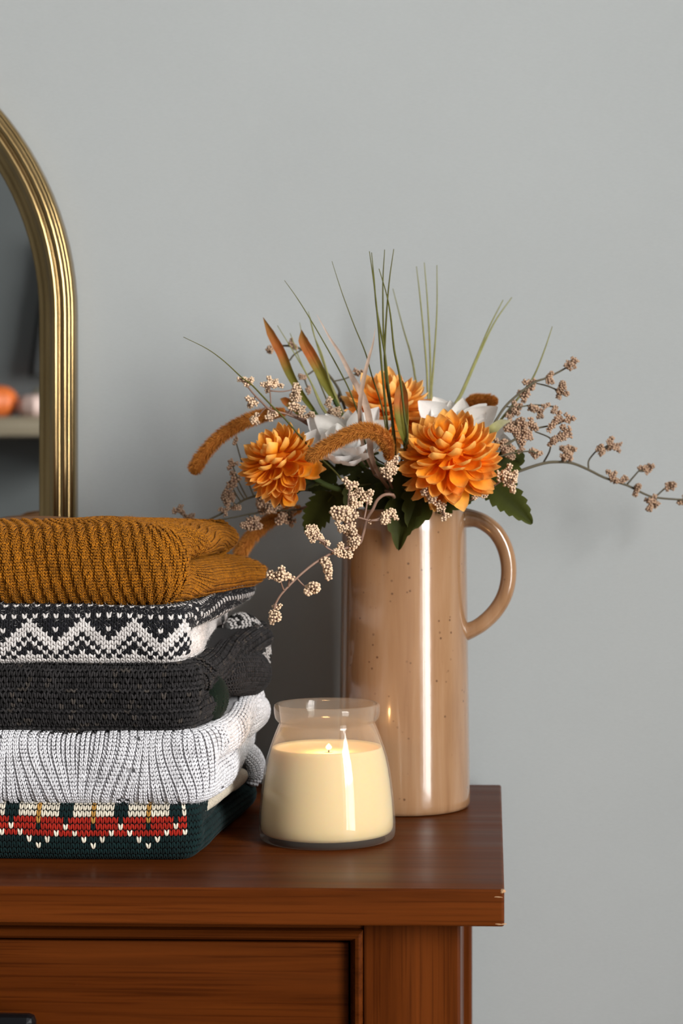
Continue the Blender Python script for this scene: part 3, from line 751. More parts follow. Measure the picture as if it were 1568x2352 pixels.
# ------------------------------------------------------------------ chrysanthemums
def petal_mesh(name, L, W, phi0, curl, cup, tipw, matl, nt=8, nw=5, seed=0, wav=0.):
    r = random.Random(seed); x = z = 0.; cen = []; ph = []
    for i in range(nt+1):
        t = i/nt; a = phi0+curl*t*t; cen.append((x, z)); ph.append(a); x += math.sin(a)*L/nt; z += math.cos(a)*L/nt
    V = []; tv = []
    for i in range(nt+1):
        t = i/nt; wd = W*(.34+.66*math.sin(PI/2*min(1, t/.62))**1.1)*(1 if t < .62 else math.sqrt(max(0, 1-((t-.62)/.385)**2.3))*(1-tipw)+tipw*(1-(t-.62)/.38))
        wd = max(wd, W*.06)
        for k in range(nw):
            q = -1+2*k/(nw-1); yy = q*wd; c = cup*(q*q)*wd*(1-.25*t); g = -.10*wd*(1-abs(abs(q)*2-1))
            dx = (c+g)*math.cos(ph[i]); dz = -(c+g)*math.sin(ph[i])
            V.append((cen[i][0]+dx+wav*math.sin(5*t+3*q+seed)*wd, yy+wav*.5*wd*math.sin(7*t+seed), cen[i][1]+dz)); tv.append(t)
    Fc = [(i*nw+k, i*nw+k+1, (i+1)*nw+k+1, (i+1)*nw+k) for i in range(nt) for k in range(nw-1)]
    return mesh_np(name, V, Fc, matl, 'mesh', tval=tv)
def orient(zdir, xdir):
    z = zdir.normalized(); x = (xdir-z*xdir.dot(z)).normalized(); y = z.cross(x)
    return Matrix((x, y, z)).transposed()
def head(root, c, axis, R, n, matl, seed, t_in=.05, t_out=1.85, wf=.34, jitter=.16, squash=1., curl=1.25, up=Vector((0, 0, 1))):
    r = random.Random(seed); ax = axis.normalized(); e1 = ax.orthogonal().normalized(); e2 = ax.cross(e1)
    kinds = []
    for q in range(4):                       # inner -> outer
        f = q/3
        kinds.append([petal_mesh('petal', R*(.66+.14*f), R*wf*(.44+.06*f), -.42+.10*f, curl*(1.10-.30*f), .62-.12*f, .45, matl, seed=seed*7+q*3+u, wav=.05) for u in range(3)])
    for i in range(n):
        f = (i+.5)/n; tau = t_in+(t_out-t_in)*f**.62; al = i*2.39996+r.uniform(-jitter, jitter); tau += r.uniform(-.09, .09)
        rad = e1*math.cos(al)+e2*math.sin(al)
        dirv = ax*math.cos(tau)+rad*math.sin(tau)
        xin = ax*math.sin(tau)-rad*math.cos(tau)
        base = c+dirv*R*.34*squash-ax*R*.08
        me = kinds[min(3, int(f*4))][r.randrange(3)]
        sc = r.uniform(.88, 1.10)*(1 if f > .12 else .8)
        o = bpy.data.objects.new('petal', me)
        M = orient(dirv, xin).to_4x4() @ Matrix.Rotation(r.uniform(-.22, .22), 4, 'Z')
        o.matrix_basis = Matrix.Translation(base) @ M @ Matrix.Diagonal((sc, sc, sc, 1)); link(o, root)
    bm = bmesh.new(); bmesh.ops.create_icosphere(bm, subdivisions=2, radius=R*.42)
    for v in bm.verts: v.co += c-ax*R*.08
    mesh_bm('flower_core', bm, matl, root, True)
def leaf_mesh(L, W, lobes=4, seed=0, bend=.5, matl=None):
    """lobed serrated leaf growing along +Z, face towards +X"""
    r = random.Random(seed); nt, nw = 40, 6; V = []; tv = []
    for i in range(nt+1):
        t = i/nt; env = math.sin(PI*min(1, t**.75*.97+.02))**.75
        saw = (t*lobes*1.6) % 1; ser = .74+.26*saw**.8
        wd = W*env*ser if t > .10 else W*.08
        a = bend*t*t; zc = L*t*math.cos(a*.5); xc = -L*t*math.sin(a*.5)
        for k in range(nw+1):
            q = -1+2*k/nw; V.append((xc+abs(q)*wd*.30+.03*W*math.sin(9*t+4*q+seed)-.05*W*math.cos(q*PI*4)*(.5 if abs(q) < 1 else 0), q*wd, zc+abs(q)*wd*.28)); tv.append(abs(q)*.6+.2*t)
    Fc = [(i*(nw+1)+k, i*(nw+1)+k+1, (i+1)*(nw+1)+k+1, (i+1)*(nw+1)+k) for i in range(nt) for k in range(nw)]
    return mesh_np('leaf', V, Fc, matl or M_LEAF, 'mesh', tval=tv)
LEAVES = [leaf_mesh(1, .27, 4, 1, .5), leaf_mesh(1, .34, 3, 2, .8), leaf_mesh(1, .22, 5, 3, .3)]
def leaf(root, p0, p1, face, kind=0, width=1.):
    p0, p1 = Vector(p0), Vector(p1); d = p1-p0; L = d.length
    o = bpy.data.objects.new('leaf', LEAVES[kind])
    o.matrix_basis = Matrix.Translation(p0) @ orient(d, Vector(face)).to_4x4() @ Matrix.Diagonal((L, L*width, L, 1)); return link(o, root)
def stem(root, pts, r, matl=None, name='stem', n=30): return tube(name, pts, r, matl or M_STEM, root, n=n, seg=7)

FACE = Vector((0, -1, .25))
f1 = empty('orange_chrysanthemum', VM, 'large bright orange chrysanthemum leaning over the jug rim near its handle', 'flower')
c = PW(1030, 1040, 1.345); head(f1, c, Vector((-.10, -.55, .83)), 118*PXM(1.345), 130, M_PETAL, 11, t_out=2.30, wf=.40, curl=1.45, jitter=.3)
stem(f1, [c+Vector((0, .012, 0)), PW(1010, 1110, 1.40)]+into_jug(1), .0022)
f2 = empty('orange_chrysanthemum', VM, 'orange chrysanthemum drooping from the bouquet above the mustard sweater', 'flower')
c = PW(636, 1054, 1.350); head(f2, c, Vector((-.50, -.45, .74)), 95*PXM(1.35), 115, M_PETAL, 23, t_out=2.30, wf=.40, curl=1.4, jitter=.3)
stem(f2, [c+Vector((.010, .012, 0)), PW(740, 1110, 1.38), PW(840, 1140, 1.40)]+into_jug(2), .0022)
f3 = empty('orange_chrysanthemum', VM, 'paler orange chrysanthemum rising behind the tall dark grass blades', 'flower')
c = PW(889, 938, 1.445); head(f3, c, Vector((-.05, -.40, .90)), 110*PXM(1.445), 115, M_PETALB, 35, t_out=2.2, wf=.40, curl=1.2, jitter=.3)
stem(f3, [c+Vector((0, .01, -.02)), PW(905, 1060, 1.44)]+into_jug(3), .0022)
# leaves of the chrysanthemums around the mouth of the jug
leaf(f1, PW(1095, 1085, 1.40), PW(1220, 1192, 1.375), (.1, -1, .3), 2, 1.10)
leaf(f1, PW(1120, 1100, 1.41), PW(1205, 1030, 1.41), (0, -1, .2), 1, 1.)
leaf(f1, PW(985, 1165, 1.385), PW(1085, 1125, 1.375), (0, -1, .5), 1, 1.1)
leaf(f1, PW(960, 1100, 1.39), PW(905, 1217, 1.345), (-.2, -1, .3), 1, .8)
leaf(f1, PW(965, 1060, 1.385), PW(930, 1180, 1.36), (.2, -1, .2), 1, 1.2)
leaf(f1, PW(985, 1090, 1.39), PW(950, 1195, 1.35), (.1, -1, .1), 0, 1.2)
leaf(f1, PW(930, 1120, 1.40), PW(850, 1175, 1.37), (0, -1, .4), 1, 1.1)
leaf(f2, PW(735, 1105, 1.385), PW(640, 1128, 1.345), (0, -.6, .8), 0, .9)
leaf(f2, PW(770, 1120, 1.40), PW(695, 1232, 1.41), (-.1, -1, .2), 2, 1.3)
leaf(f2, PW(820, 1110, 1.40), PW(760, 1200, 1.40), (0, -1, .3), 1, 1.1)
leaf(f2, PW(850, 1085, 1.40), PW(800, 1155, 1.375), (.2, -1, .4), 0, 1.4)
leaf(f2, PW(780, 1070, 1.41), PW(690, 1120, 1.41), (0, -1, .2), 1, 1.2)
leaf(f3, PW(880, 1080, 1.40), PW(840, 1150, 1.38), (0, -1, .4), 1, 1.4)
leaf(f3, PW(905, 1060, 1.42), PW(960, 1130, 1.40), (0, -1, .3), 1, 1.5)
leaf(f3, PW(870, 1040, 1.42), PW(760, 1075, 1.42), (0, -1, .5), 0, 1.4)
leaf(f3, PW(940, 1150, 1.40), PW(1010, 1178, 1.385), (0, -.8, .6), 1, 1.1)
leaf(f3, PW(800, 1130, 1.44), PW(715, 1165, 1.45), (0, -1, .4), 1, 1.2)
leaf(f3, PW(1000, 1060, 1.45), PW(1130, 1090, 1.45), (0, -1, .4), 0, 1.3)
# a few loose lower petals of the left flower
pm = petal_mesh('petal', .019, .0058, .1, .7, .4, .5, M_PETAL, seed=91)
for (x, y, x2, y2, Y) in ((690, 1075, 715, 1098, 1.335), (705, 1085, 752, 1080, 1.34), (655, 1135, 680, 1170, 1.345), (672, 1128, 664, 1168, 1.35)):
    a, b2 = PW(x, y, Y), PW(x2, y2, Y-.006); o = bpy.data.objects.new('petal', pm); k = (b2-a).length/.019
    o.matrix_basis = Matrix.Translation(a) @ orient(b2-a, Vector((0, -1, .4))).to_4x4() @ Matrix.Diagonal((k, 1, k, 1)); link(o, f2)

# ------------------------------------------------------------------ white flowers
def white_head(root, spec, seed):
    r = random.Random(seed)
    ms = [petal_mesh('petal', 1, .31, -.15, cu*.85, .6, .65, M_WPETAL, nt=10, nw=7, seed=seed+q, wav=.10) for q, cu in enumerate((.9, .5, 1.4, 1.1))]
    for (x, y, Y, x2, y2, Y2, wd, kq, fc) in spec:
        a, b2 = PW(x, y, Y), PW(x2, y2, Y2); L = (b2-a).length*1.12
        o = bpy.data.objects.new('petal', ms[kq])
        o.matrix_basis = Matrix.Translation(a) @ orient(b2-a, Vector(fc)).to_4x4() @ Matrix.Diagonal((L, L*wd, L, 1)); link(o, root)
w1 = empty('white_flower', VM, 'white silk flower half covered by the arched rust plume', 'flower')
C1 = (805, 1030, 1.385)
white_head(w1, [
    (*C1, 712, 968, 1.375, .9, 0, (.6, -.6, -.3)), (*C1, 730, 962, 1.37, .85, 1, (.5, -.8, 0)), (*C1, 752, 958, 1.385, .9, 0, (.3, -1, 0)),
    (*C1, 800, 950, 1.39, .95, 0, (.1, -1, .1)), (*C1, 825, 945, 1.38, .7, 1, (0, -1, 0)), (*C1, 865, 945, 1.39, .8, 0, (-.2, -1, 0)), (*C1, 895, 975, 1.385, .8, 0, (-.4, -1, .1)),
    (*C1, 700, 1010, 1.36, .8, 1, (.3, -.8, .5)), (*C1, 690, 1045, 1.355, .5, 1, (.2, -.8, .6)), (*C1, 722, 1058, 1.350, .85, 2, (.2, -.5, .9)), (*C1, 770, 1072, 1.345, .95, 2, (0, -.5, .9)),
    (*C1, 800, 1074, 1.345, 1.0, 3, (0, -.5, .9)), (*C1, 845, 1062, 1.350, 1.0, 2, (0, -.6, .8)), (*C1, 880, 1030, 1.36, .9, 3, (-.2, -.8, .5)),
    (*C1, 770, 1010, 1.345, .9, 3, (.1, -1, .4)), (*C1, 830, 1005, 1.345, .9, 3, (-.1, -1, .4)), (*C1, 745, 1000, 1.35, .9, 0, (.3, -1, .3)), (*C1, 790, 990, 1.35, .9, 3, (0, -1, .3)), (*C1, 742, 1035, 1.345, .9, 3, (.1, -.8, .7)), (*C1, 815, 1045, 1.34, .9, 3, (0, -.8, .7))], 5)
stem(w1, [PW(805, 1035, 1.392), PW(850, 1100, 1.40)]+into_jug(5), .002)
w2 = empty('white_flower', VM, 'white silk flower tucked behind the large orange chrysanthemum', 'flower')
C2 = (1050, 1005, 1.415)
white_head(w2, [
    (*C2, 968, 930, 1.42, .9, 0, (.3, -1, 0)), (*C2, 1000, 922, 1.425, .9, 0, (.2, -1, 0)), (*C2, 1035, 928, 1.42, .8, 1, (0, -1, 0)), (*C2, 1062, 922, 1.415, .95, 0, (0, -1, .1)),
    (*C2, 1110, 935, 1.41, .9, 1, (-.2, -1, .1)), (*C2, 1138, 942, 1.405, .85, 0, (-.3, -1, .2)), (*C2, 1158, 985, 1.41, .8, 0, (-.3, -1, .2)), (*C2, 1160, 1010, 1.41, .8, 1, (-.3, -1, .4)), (*C2, 990, 960, 1.40, .8, 0, (.3, -1, .2))], 9)
stem(w2, [PW(1050, 1010, 1.42), PW(1000, 1090, 1.42)]+into_jug(6), .002)

# ------------------------------------------------------------------ rust plumes
def plume(label, pts, rad, n_br, seed, tail, Yr=None):
    root = empty('foxtail_plume', VM, label, 'plume'); P = [PW(*p) for p in pts]; C = catmull(P, 110); r = np.random.default_rng(seed)
    t = np.linspace(0, 1, len(C)); L0 = np.linalg.norm(np.diff(C, axis=0), axis=1).sum(); R = rad*np.clip(np.minimum((t*L0+.0004)/(rad*1.1), 1), 0, 1)**.5*(1-.35*smooth(.75, 1, t))
    V, Fc, a, b2 = tube_geo(C, R*.78, 12); mesh_np('plume_core', V, np.vstack([Fc[:, :3], Fc[:, [0, 2, 3]], a, b2]), M_PLUME_CORE, root)
    T, N, B = frames(C); q = r.uniform(0, len(C)-1.001, n_br); i = q.astype(int); f = (q-i)[:, None]
    al = r.uniform(0, 2*PI, n_br)[:, None]; nn = np.cos(al)*N[i]+np.sin(al)*B[i]; cc = C[i]*(1-f)+C[i+1]*f
    p = cc+nn*R[i][:, None]*.70; d = nn*1.0-T[i]*.75+r.normal(0, .25, (n_br, 3)); d /= np.linalg.norm(d, axis=1)[:, None]
    ln = (R[i]*r.uniform(.45, .85, n_br))[:, None]; sd = np.cross(d, r.normal(0, 1, (n_br, 3))); sd /= np.linalg.norm(sd, axis=1)[:, None]
    Vb = np.stack([p-sd*.00020, p+sd*.00020, p+d*ln], 1).reshape(-1, 3)
    o = mesh_np('bristles', Vb, np.arange(n_br*3).reshape(-1, 3), M_PLUME, root); o['kind'] = 'stuff'
    stem(root, [P[-1]]+[PW(*x) for x in tail]+into_jug(seed), .0014, M_TWIG)
plume('rust plume arching left above the mustard sweater', [(441, 1088, 1.40), (464, 1049, 1.40), (502, 1006, 1.40), (553, 973, 1.40), (604, 954, 1.40), (655, 946, 1.40)], .0053, 7000, 21, [(740, 985, 1.41), (840, 1080, 1.42)])
plume('rust plume curling over the white silk flower', [(703, 1056, 1.315), (750, 1026, 1.31), (798, 999, 1.305), (839, 988, 1.305), (871, 998, 1.31), (889, 1023, 1.32), (893, 1052, 1.33)], .0053, 9000, 22, [(897, 1090, 1.36), (905, 1130, 1.39)])
plume('short rust plume behind the white flower near the wall', [(1143, 923, 1.46), (1101, 920, 1.46), (1069, 926, 1.46)], .0050, 4000, 24, [(1037, 938, 1.455), (990, 1010, 1.45)])
plume('dark rust plume drooping towards the mustard sweater', [(545, 1282, 1.45), (560, 1256, 1.45), (580, 1230, 1.45), (610, 1203, 1.45), (645, 1182, 1.445), (690, 1168, 1.44)], .0056, 5000, 26, [(760, 1150, 1.43), (860, 1148, 1.42)])

# ------------------------------------------------------------------ pointed leaves
def blade(root, pts, width, matl, name='blade', fold=.35, n=26, tcol=True, face=(0, -1, 0), nw=4):
    """flat tapering blade along a path, creased along the middle; pts run from tip to base"""
    C = catmull([PW(*p) for p in pts], n); T = np.gradient(C, axis=0); T /= np.linalg.norm(T, axis=1)[:, None]
    W = np.interp(np.linspace(0, 1, len(C)), np.linspace(0, 1, len(width)), width); f = np.array(face, float)
    side = np.cross(T, f); side /= np.linalg.norm(side, axis=1)[:, None]; nn = np.cross(side, T)
    q = np.linspace(-1, 1, nw+1)
    V = C[:, None]+q[None, :, None]*side[:, None]*W[:, None, None]-(1-np.abs(q))[None, :, None]*nn[:, None]*(W*fold)[:, None, None]
    n0 = len(C); i = np.arange(n0-1)[:, None]; k = np.arange(nw)[None]
    Fc = np.stack([i*(nw+1)+k, i*(nw+1)+k+1, (i+1)*(nw+1)+k+1, (i+1)*(nw+1)+k], -1).reshape(-1, 4)
    tv = np.repeat(1-np.linspace(0, 1, n0), nw+1)
    return mesh_np(name, V.reshape(-1, 3), Fc, matl, root, tval=tv)
def pleaf(label, pts, wid, tail, seed):
    root = empty('pointed_leaf', VM, label, 'leaf'); Y = pts[0][2]; k = PXM(Y)
    blade(root, pts, [x*k for x in wid], M_BUD, 'leaf_blade', fold=.7); blade(root, [(x+4, y+6, Y_+.004) for x, y, Y_ in pts], [x*k*.8 for x in wid], M_BUD, 'leaf_blade', fold=-.6)
    stem(root, [PW(*pts[-1])]+[PW(*x) for x in tail]+into_jug(seed), .0016)
pleaf('tallest orange tipped pointed leaf left of the bouquet', [(604, 729, 1.42), (624, 771, 1.42), (645, 810, 1.42), (665, 858, 1.42), (691, 904, 1.42), (719, 942, 1.42)], [.5, 9, 11, 11, 9, 7, 5], [(800, 1060, 1.42)], 31)
pleaf('broad orange and green pointed leaf beside the pale grass', [(692, 757, 1.41), (697, 785, 1.41), (714, 815, 1.41), (734, 853, 1.41), (752, 891, 1.41), (767, 917, 1.41)], [.5, 11, 13, 13, 11, 8, 5], [(830, 1040, 1.42)], 32)
pleaf('green and coral pointed leaf in front of the pale chrysanthemum', [(924, 874, 1.335), (921, 905, 1.335), (921, 940, 1.335), (924, 980, 1.335), (930, 1015, 1.34)], [1, 14, 17, 16, 11, 5], [(930, 1090, 1.38)], 33)
pleaf('small brown green pointed leaf above the left chrysanthemum', [(643, 916, 1.43), (655, 921, 1.43), (672, 933, 1.43), (693, 957, 1.43)], [.5, 8, 10, 8, 4], [(800, 1070, 1.43)], 34)

# ------------------------------------------------------------------ grass
def grass(label, blades, matl, seed, r0=.00045, dry=False, group=None):
    root = empty('grass_tuft', VM, label, 'grass', group)
    jp = into_jug(seed)
    for bl in blades:
        P = [PW(*p) for p in bl]; C = P+jp
        tube('blade', C, [r0*.35, r0*.7, r0, r0*1.1, r0*1.2, r0*1.2], matl, root, n=40, seg=6)
def lv(pts, Y0, Y1):
    n = len(pts); return [(x, y, Y0+(Y1-Y0)*i/(n-1)) for i, (x, y) in enumerate(pts)]
grass('tall dark green grass blades rising between the two right chrysanthemums', [
    lv([(848, 577), (859, 655), (868, 741), (876, 838), (890, 990)], 1.33, 1.345), lv([(853, 580), (859, 643), (865, 712), (882, 804), (891, 884), (903, 1010)], 1.335, 1.345),
    lv([(883, 573), (879, 655), (881, 781), (888, 861), (905, 1010)], 1.34, 1.35), lv([(904, 572), (894, 643), (887, 729), (883, 827), (890, 900), (907, 1020)], 1.34, 1.35),
    lv([(870, 617), (888, 678), (897, 729), (905, 804), (918, 867), (929, 959), (934, 1017)], 1.315, 1.33)], M_BLADE, 41, .00075)
grass('pale green grass blades standing behind the bouquet, upright', [
    lv([(956, 612), (965, 689), (977, 815), (981, 884), (978, 970)], 1.485, 1.46), lv([(974, 603), (981, 689), (987, 804), (988, 890), (982, 970)], 1.485, 1.46),
    lv([(1003, 609), (1003, 712), (997, 815), (991, 890), (984, 970)], 1.485, 1.46), lv([(902, 663), (925, 752), (942, 810), (952, 861), (962, 960)], 1.505, 1.47)], M_BLADEP, 42, .0008)
grass('pale grass blades leaning right behind the short rust plume', [
    lv([(1155, 689), (1123, 752), (1089, 833), (1060, 900), (1020, 985)], 1.49, 1.455), lv([(1175, 683), (1135, 741), (1097, 821), (1063, 900), (1022, 985)], 1.495, 1.455)], M_BLADEP, 43, .0009)
gr = grass('single pale grass blade leaning right beside the berry spray', [lv([(1268, 750), (1250, 804), (1227, 861), (1204, 896), (1165, 945), (1120, 1000), (1040, 1080)], 1.46, 1.41)], M_BLADEP, 44, .0009)
grass('thin dark grass blade arching far left over the rust plume', [lv([(421, 774), (475, 801), (515, 830), (555, 867), (579, 885), (619, 927), (655, 963), (711, 1027), (768, 1082), (800, 1112)], 1.30, 1.36)], M_BLADE, 45, .0006)
grass('thin dark grass blade leaning left beside the pink blade', [lv([(653, 644), (681, 683), (710, 729), (744, 787), (779, 850), (802, 896), (822, 950), (850, 1040)], 1.33, 1.37)], M_BLADE, 46, .0005)
grass('thin dark grass blade ending above the pale chrysanthemum', [lv([(762, 600), (785, 672), (813, 747), (839, 810), (853, 861), (878, 940), (890, 1030)], 1.33, 1.37)], M_BLADE, 47, .0005)
grass('yellowish grass blades between the orange tipped leaves', [
    lv([(708, 716), (721, 770), (739, 815), (762, 890), (790, 960)], 1.46, 1.43), lv([(712, 728), (727, 790), (748, 850), (768, 900), (795, 965)], 1.46, 1.43),
    lv([(637, 748), (681, 820), (714, 879), (739, 937), (780, 990)], 1.47, 1.43), lv([(666, 765), (690, 830), (720, 890), (745, 940), (785, 990)], 1.47, 1.43), lv([(688, 741), (700, 800), (730, 870), (760, 940), (790, 990)], 1.475, 1.43)], M_BLADEP, 48, .0007)
for lab, pts, wid, sd in (('long dry pink blade sweeping past the pale chrysanthemum', [(727, 722, 1.35), (757, 776, 1.35), (779, 810, 1.345), (807, 864, 1.34), (833, 912, 1.335), (848, 966, 1.33), (850, 1030, 1.33), (858, 1065, 1.34), (873, 1095, 1.36), (900, 1132, 1.385)], [.4, 2.5, 4, 6, 8, 8, 7, 5, 4.5, 4], 51),
                          ('short dry pink blade crossing the longer pink one', [(862, 752, 1.33), (856, 790, 1.33), (846, 825, 1.33), (834, 875, 1.33), (827, 920, 1.33), (826, 962, 1.335), (835, 1030, 1.35), (860, 1090, 1.37)], [.3, 2, 3.5, 5, 5, 4.5, 4, 3], 52)):
    root = empty('dry_blade', VM, lab, 'grass'); blade(root, pts, [x*PXM(1.34) for x in wid], M_PINK, 'blade', fold=.25, n=40)
    stem(root, [PW(*pts[-1])]+into_jug(sd), .0010, M_TWIG)
root = empty('pale_leaf', VM, 'pale cream green leaf beside the large orange chrysanthemum', 'leaf')
blade(root, [(1172, 967, 1.39), (1150, 972, 1.39), (1128, 990, 1.39), (1105, 1020, 1.40), (1050, 1090, 1.41)], [x*PXM(1.39) for x in (1, 9, 12, 9, 3)], M_BLADEP, 'leaf_blade', fold=.3)
stem(root, [PW(1050, 1090, 1.41)]+into_jug(53), .0010)

# ------------------------------------------------------------------ berry sprays
def bead_template():
    bm = bmesh.new(); bmesh.ops.create_icosphere(bm, subdivisions=1, radius=1); V = np.array([v.co[:] for v in bm.verts]); Fc = np.array([[v.index for v in f.verts] for f in bm.faces]); bm.free(); return V, Fc
BV, BF = bead_template()
def cluster_mesh(R, seed, matl, br=.00098):
    r = np.random.default_rng(seed); arms = [r.normal(0, 1, 3) for _ in range(3+seed % 3)]; arms = [a/np.linalg.norm(a)*R*r.uniform(.62, .90) for a in arms]
    blobs = [(np.zeros(3), R*.36)]+[(a, R*r.uniform(.20, .34)) for a in arms]+[(a*.55, R*r.uniform(.24, .36)) for a in arms]; pts = []
    for _ in range(2600):
        c, q = blobs[r.integers(len(blobs))]; d = r.normal(0, 1, 3); d /= np.linalg.norm(d); p = c+d*q
        if any(np.linalg.norm(p-c2) < q2*.86 for c2, q2 in blobs): continue
        if all(np.linalg.norm(p-x) > br*1.62 for x in pts): pts.append(p)
    pts = np.array(pts); n = len(pts); sz = br*r.uniform(.85, 1.12, n)
    V = (pts[:, None]+BV[None]*sz[:, None, None]).reshape(-1, 3); Fc = (BF[None]+(np.arange(n)*len(BV))[:, None, None]).reshape(-1, 3); mi = [0]*len(Fc); V = [V]; Fc = [Fc]; off = n*len(BV)
    for c, q in blobs:
        V.append(c+BV*q*.80); Fc.append(BF+off); off += len(BV); mi += [1]*len(BF)
    return mesh_np('berry_cluster', np.vstack(V), np.vstack(Fc), [matl, M_TWIG], 'mesh', mi=mi)
SIZES = (.0026, .0040, .0055, .0075)
CL = {(k, q, u): cluster_mesh(R, 10*q+u+k*100, (M_BEAD, M_BEADD)[k]) for k in (0, 1) for q, R in enumerate(SIZES) for u in range(3)}
def spray(label, stems, clusters, seed, fresh=0, rad=.0009, twig=None):
    root = empty('berry_spray', VM, label, 'berry spray'); r = random.Random(seed); tw = twig or (M_TWIG if fresh == 0 else M_TWIGG); C0 = []
    for i, s in enumerate(stems):
        P = [PW(*p) for p in s]
        if i == 0: P = P+into_jug(seed)
        tube('stem' if i == 0 else 'twig', P, [rad*.7, rad, rad*1.15, rad*1.3] if i == 0 else [rad*.6, rad*.75], tw, root, n=36 if i == 0 else 12, seg=7)
        C = catmull([PW(*p) for p in s], 40); C0.append(C)
    allc = np.vstack(C0)
    for (x, y, Y, rp) in clusters:
        p = PW(x, y, Y); R = rp*PXM(Y)*1.36; q = min(range(4), key=lambda k: abs(SIZES[k]-R)); me = CL[(fresh, q, r.randrange(3))]
        o = bpy.data.objects.new('berry_cluster', me); k = R/SIZES[q]
        o.matrix_basis = Matrix.Translation(p) @ Quaternion((r.gauss(0, 1), r.gauss(0, 1), r.gauss(0, 1), r.gauss(0, 1))).normalized().to_matrix().to_4x4() @ Matrix.Scale(k, 4)
        o['kind'] = 'stuff'; link(o, root)
        j = np.argmin(np.linalg.norm(allc-np.array(p), axis=1)); a = Vector(allc[j]); d = (a-p).length
        if d > R*.6: tube('twig', [p, p.lerp(a, .5)+Vector((0, 0, -.06*d)), a], [rad*.55, rad*.65, rad*.75], tw, root, n=8, seg=6)
def dep(L, Y): return [(*p[:2], Y, p[2]) for p in L]
hs = lv([(631, 1391), (645, 1366), (681, 1328), (723, 1293), (768, 1268), (821, 1250), (831, 1236), (842, 1194), (856, 1170), (866, 1149), (884, 1136), (905, 1142)], 1.235, 1.345)
hcl = [(803, 1115, 15), (821, 1132, 17), (845, 1141, 15), (812, 1160, 15), (770, 1176, 24), (796, 1188, 22), (783, 1214, 13), (803, 1214, 15), (884, 1184, 18), (903, 1186, 10), (849, 1199, 5),
       (726, 1227, 17), (745, 1246, 10), (711, 1220, 12), (809, 1255, 19), (782, 1271, 18), (752, 1308, 20), (642, 1326, 21), (665, 1324, 8), (710, 1354, 21), (628, 1410, 19), (636, 1393, 9)]
spray('cream berry spray hanging in front of the jug', [hs, [(768, 1268, 1.265), (748, 1256, 1.263), (745, 1246, 1.262)], [(849, 1196, 1.29), (820, 1188, 1.285), (796, 1184, 1.28)], [(831, 1236, 1.285), (810, 1218, 1.28), (800, 1200, 1.278)]],
      [(x, y, 1.235+.06*max(0, min(1, (x-630)/230)), r) for x, y, r in hcl], 61, 0, .0010)
spray('tan berry spray resting low over the mustard sweater', [
    [(446, 1194, 1.43), (474, 1196, 1.43), (533, 1166, 1.43), (568, 1145, 1.43), (640, 1128, 1.42), (740, 1130, 1.42)], [(470, 1198, 1.43), (523, 1191, 1.43), (596, 1177, 1.43), (691, 1170, 1.42)]],
    dep([(412, 1171, 10), (420, 1180, 8), (436, 1191, 11), (517, 1142, 18), (520, 1130, 12), (537, 1103, 14), (532, 1115, 10), (516, 1173, 9), (547, 1166, 12), (598, 1156, 20), (620, 1158, 20), (640, 1165, 14), (660, 1185, 20), (668, 1200, 10), (577, 1210, 18), (588, 1196, 9), (533, 1067, 10), (541, 1012, 8)], 1.428), 62, 1, .0009)
spray('tan berry spray with flat tops reaching left above the plume', [
    [(566, 884, 1.37), (579, 901, 1.37), (599, 922, 1.37), (622, 942, 1.37), (660, 952, 1.375), (706, 975, 1.38), (800, 1050, 1.40)], [(619, 886, 1.368), (621, 915, 1.369), (622, 942, 1.37)]],
    dep([(562, 872, 12), (572, 875, 11), (610, 884, 12), (622, 880, 12), (634, 883, 11), (579, 921, 14), (677, 894, 13), (678, 912, 12), (675, 930, 10), (690, 942, 12), (714, 951, 11), (624, 955, 12), (584, 961, 12)], 1.372), 63, 0, .0008)
spray('small berry spray between the orange leaf and white flower', [[(752, 925, 1.39), (762, 945, 1.39), (777, 965, 1.395), (820, 1040, 1.41)]], dep([(752, 929, 12), (764, 945, 12), (776, 964, 13), (768, 955, 9)], 1.39), 64, 0, .0008)
spray('blurred brown berry spray behind the orange tipped leaves', [
    [(620, 800, 1.48), (655, 794, 1.48), (693, 803, 1.48), (735, 840, 1.475), (775, 890, 1.465), (800, 960, 1.45)], [(693, 803, 1.48), (675, 815, 1.48), (665, 828, 1.48)], [(735, 840, 1.475), (715, 855, 1.475), (698, 866, 1.475)]],
    dep([(617, 801, 12), (667, 791, 11), (698, 866, 11), (776, 918, 10), (822, 855, 9), (708, 895, 9)], 1.475), 65, 1, .0010)
spray('upper right berry spray reaching towards the wall', [
    lv([(1321, 830), (1294, 848), (1255, 868), (1225, 879), (1182, 912), (1159, 935), (1139, 965), (1080, 1060)], 1.425, 1.40), [(1225, 879, 1.42), (1255, 886, 1.42), (1275, 894, 1.42)], [(1162, 934, 1.415), (1195, 934, 1.415), (1228, 930, 1.42), (1281, 935, 1.425)]],
    dep([(1319, 830, 8), (1312, 837, 9), (1305, 844, 8), (1266, 858, 11), (1260, 869, 13), (1286, 898, 15), (1283, 908, 9), (1218, 890, 14), (1210, 903, 14), (1187, 932, 11), (1181, 945, 11), (1171, 957, 11), (1230, 940, 14), (1238, 950, 9), (1275, 937, 11), (1253, 932, 8)], 1.418), 66, 1, .0009)
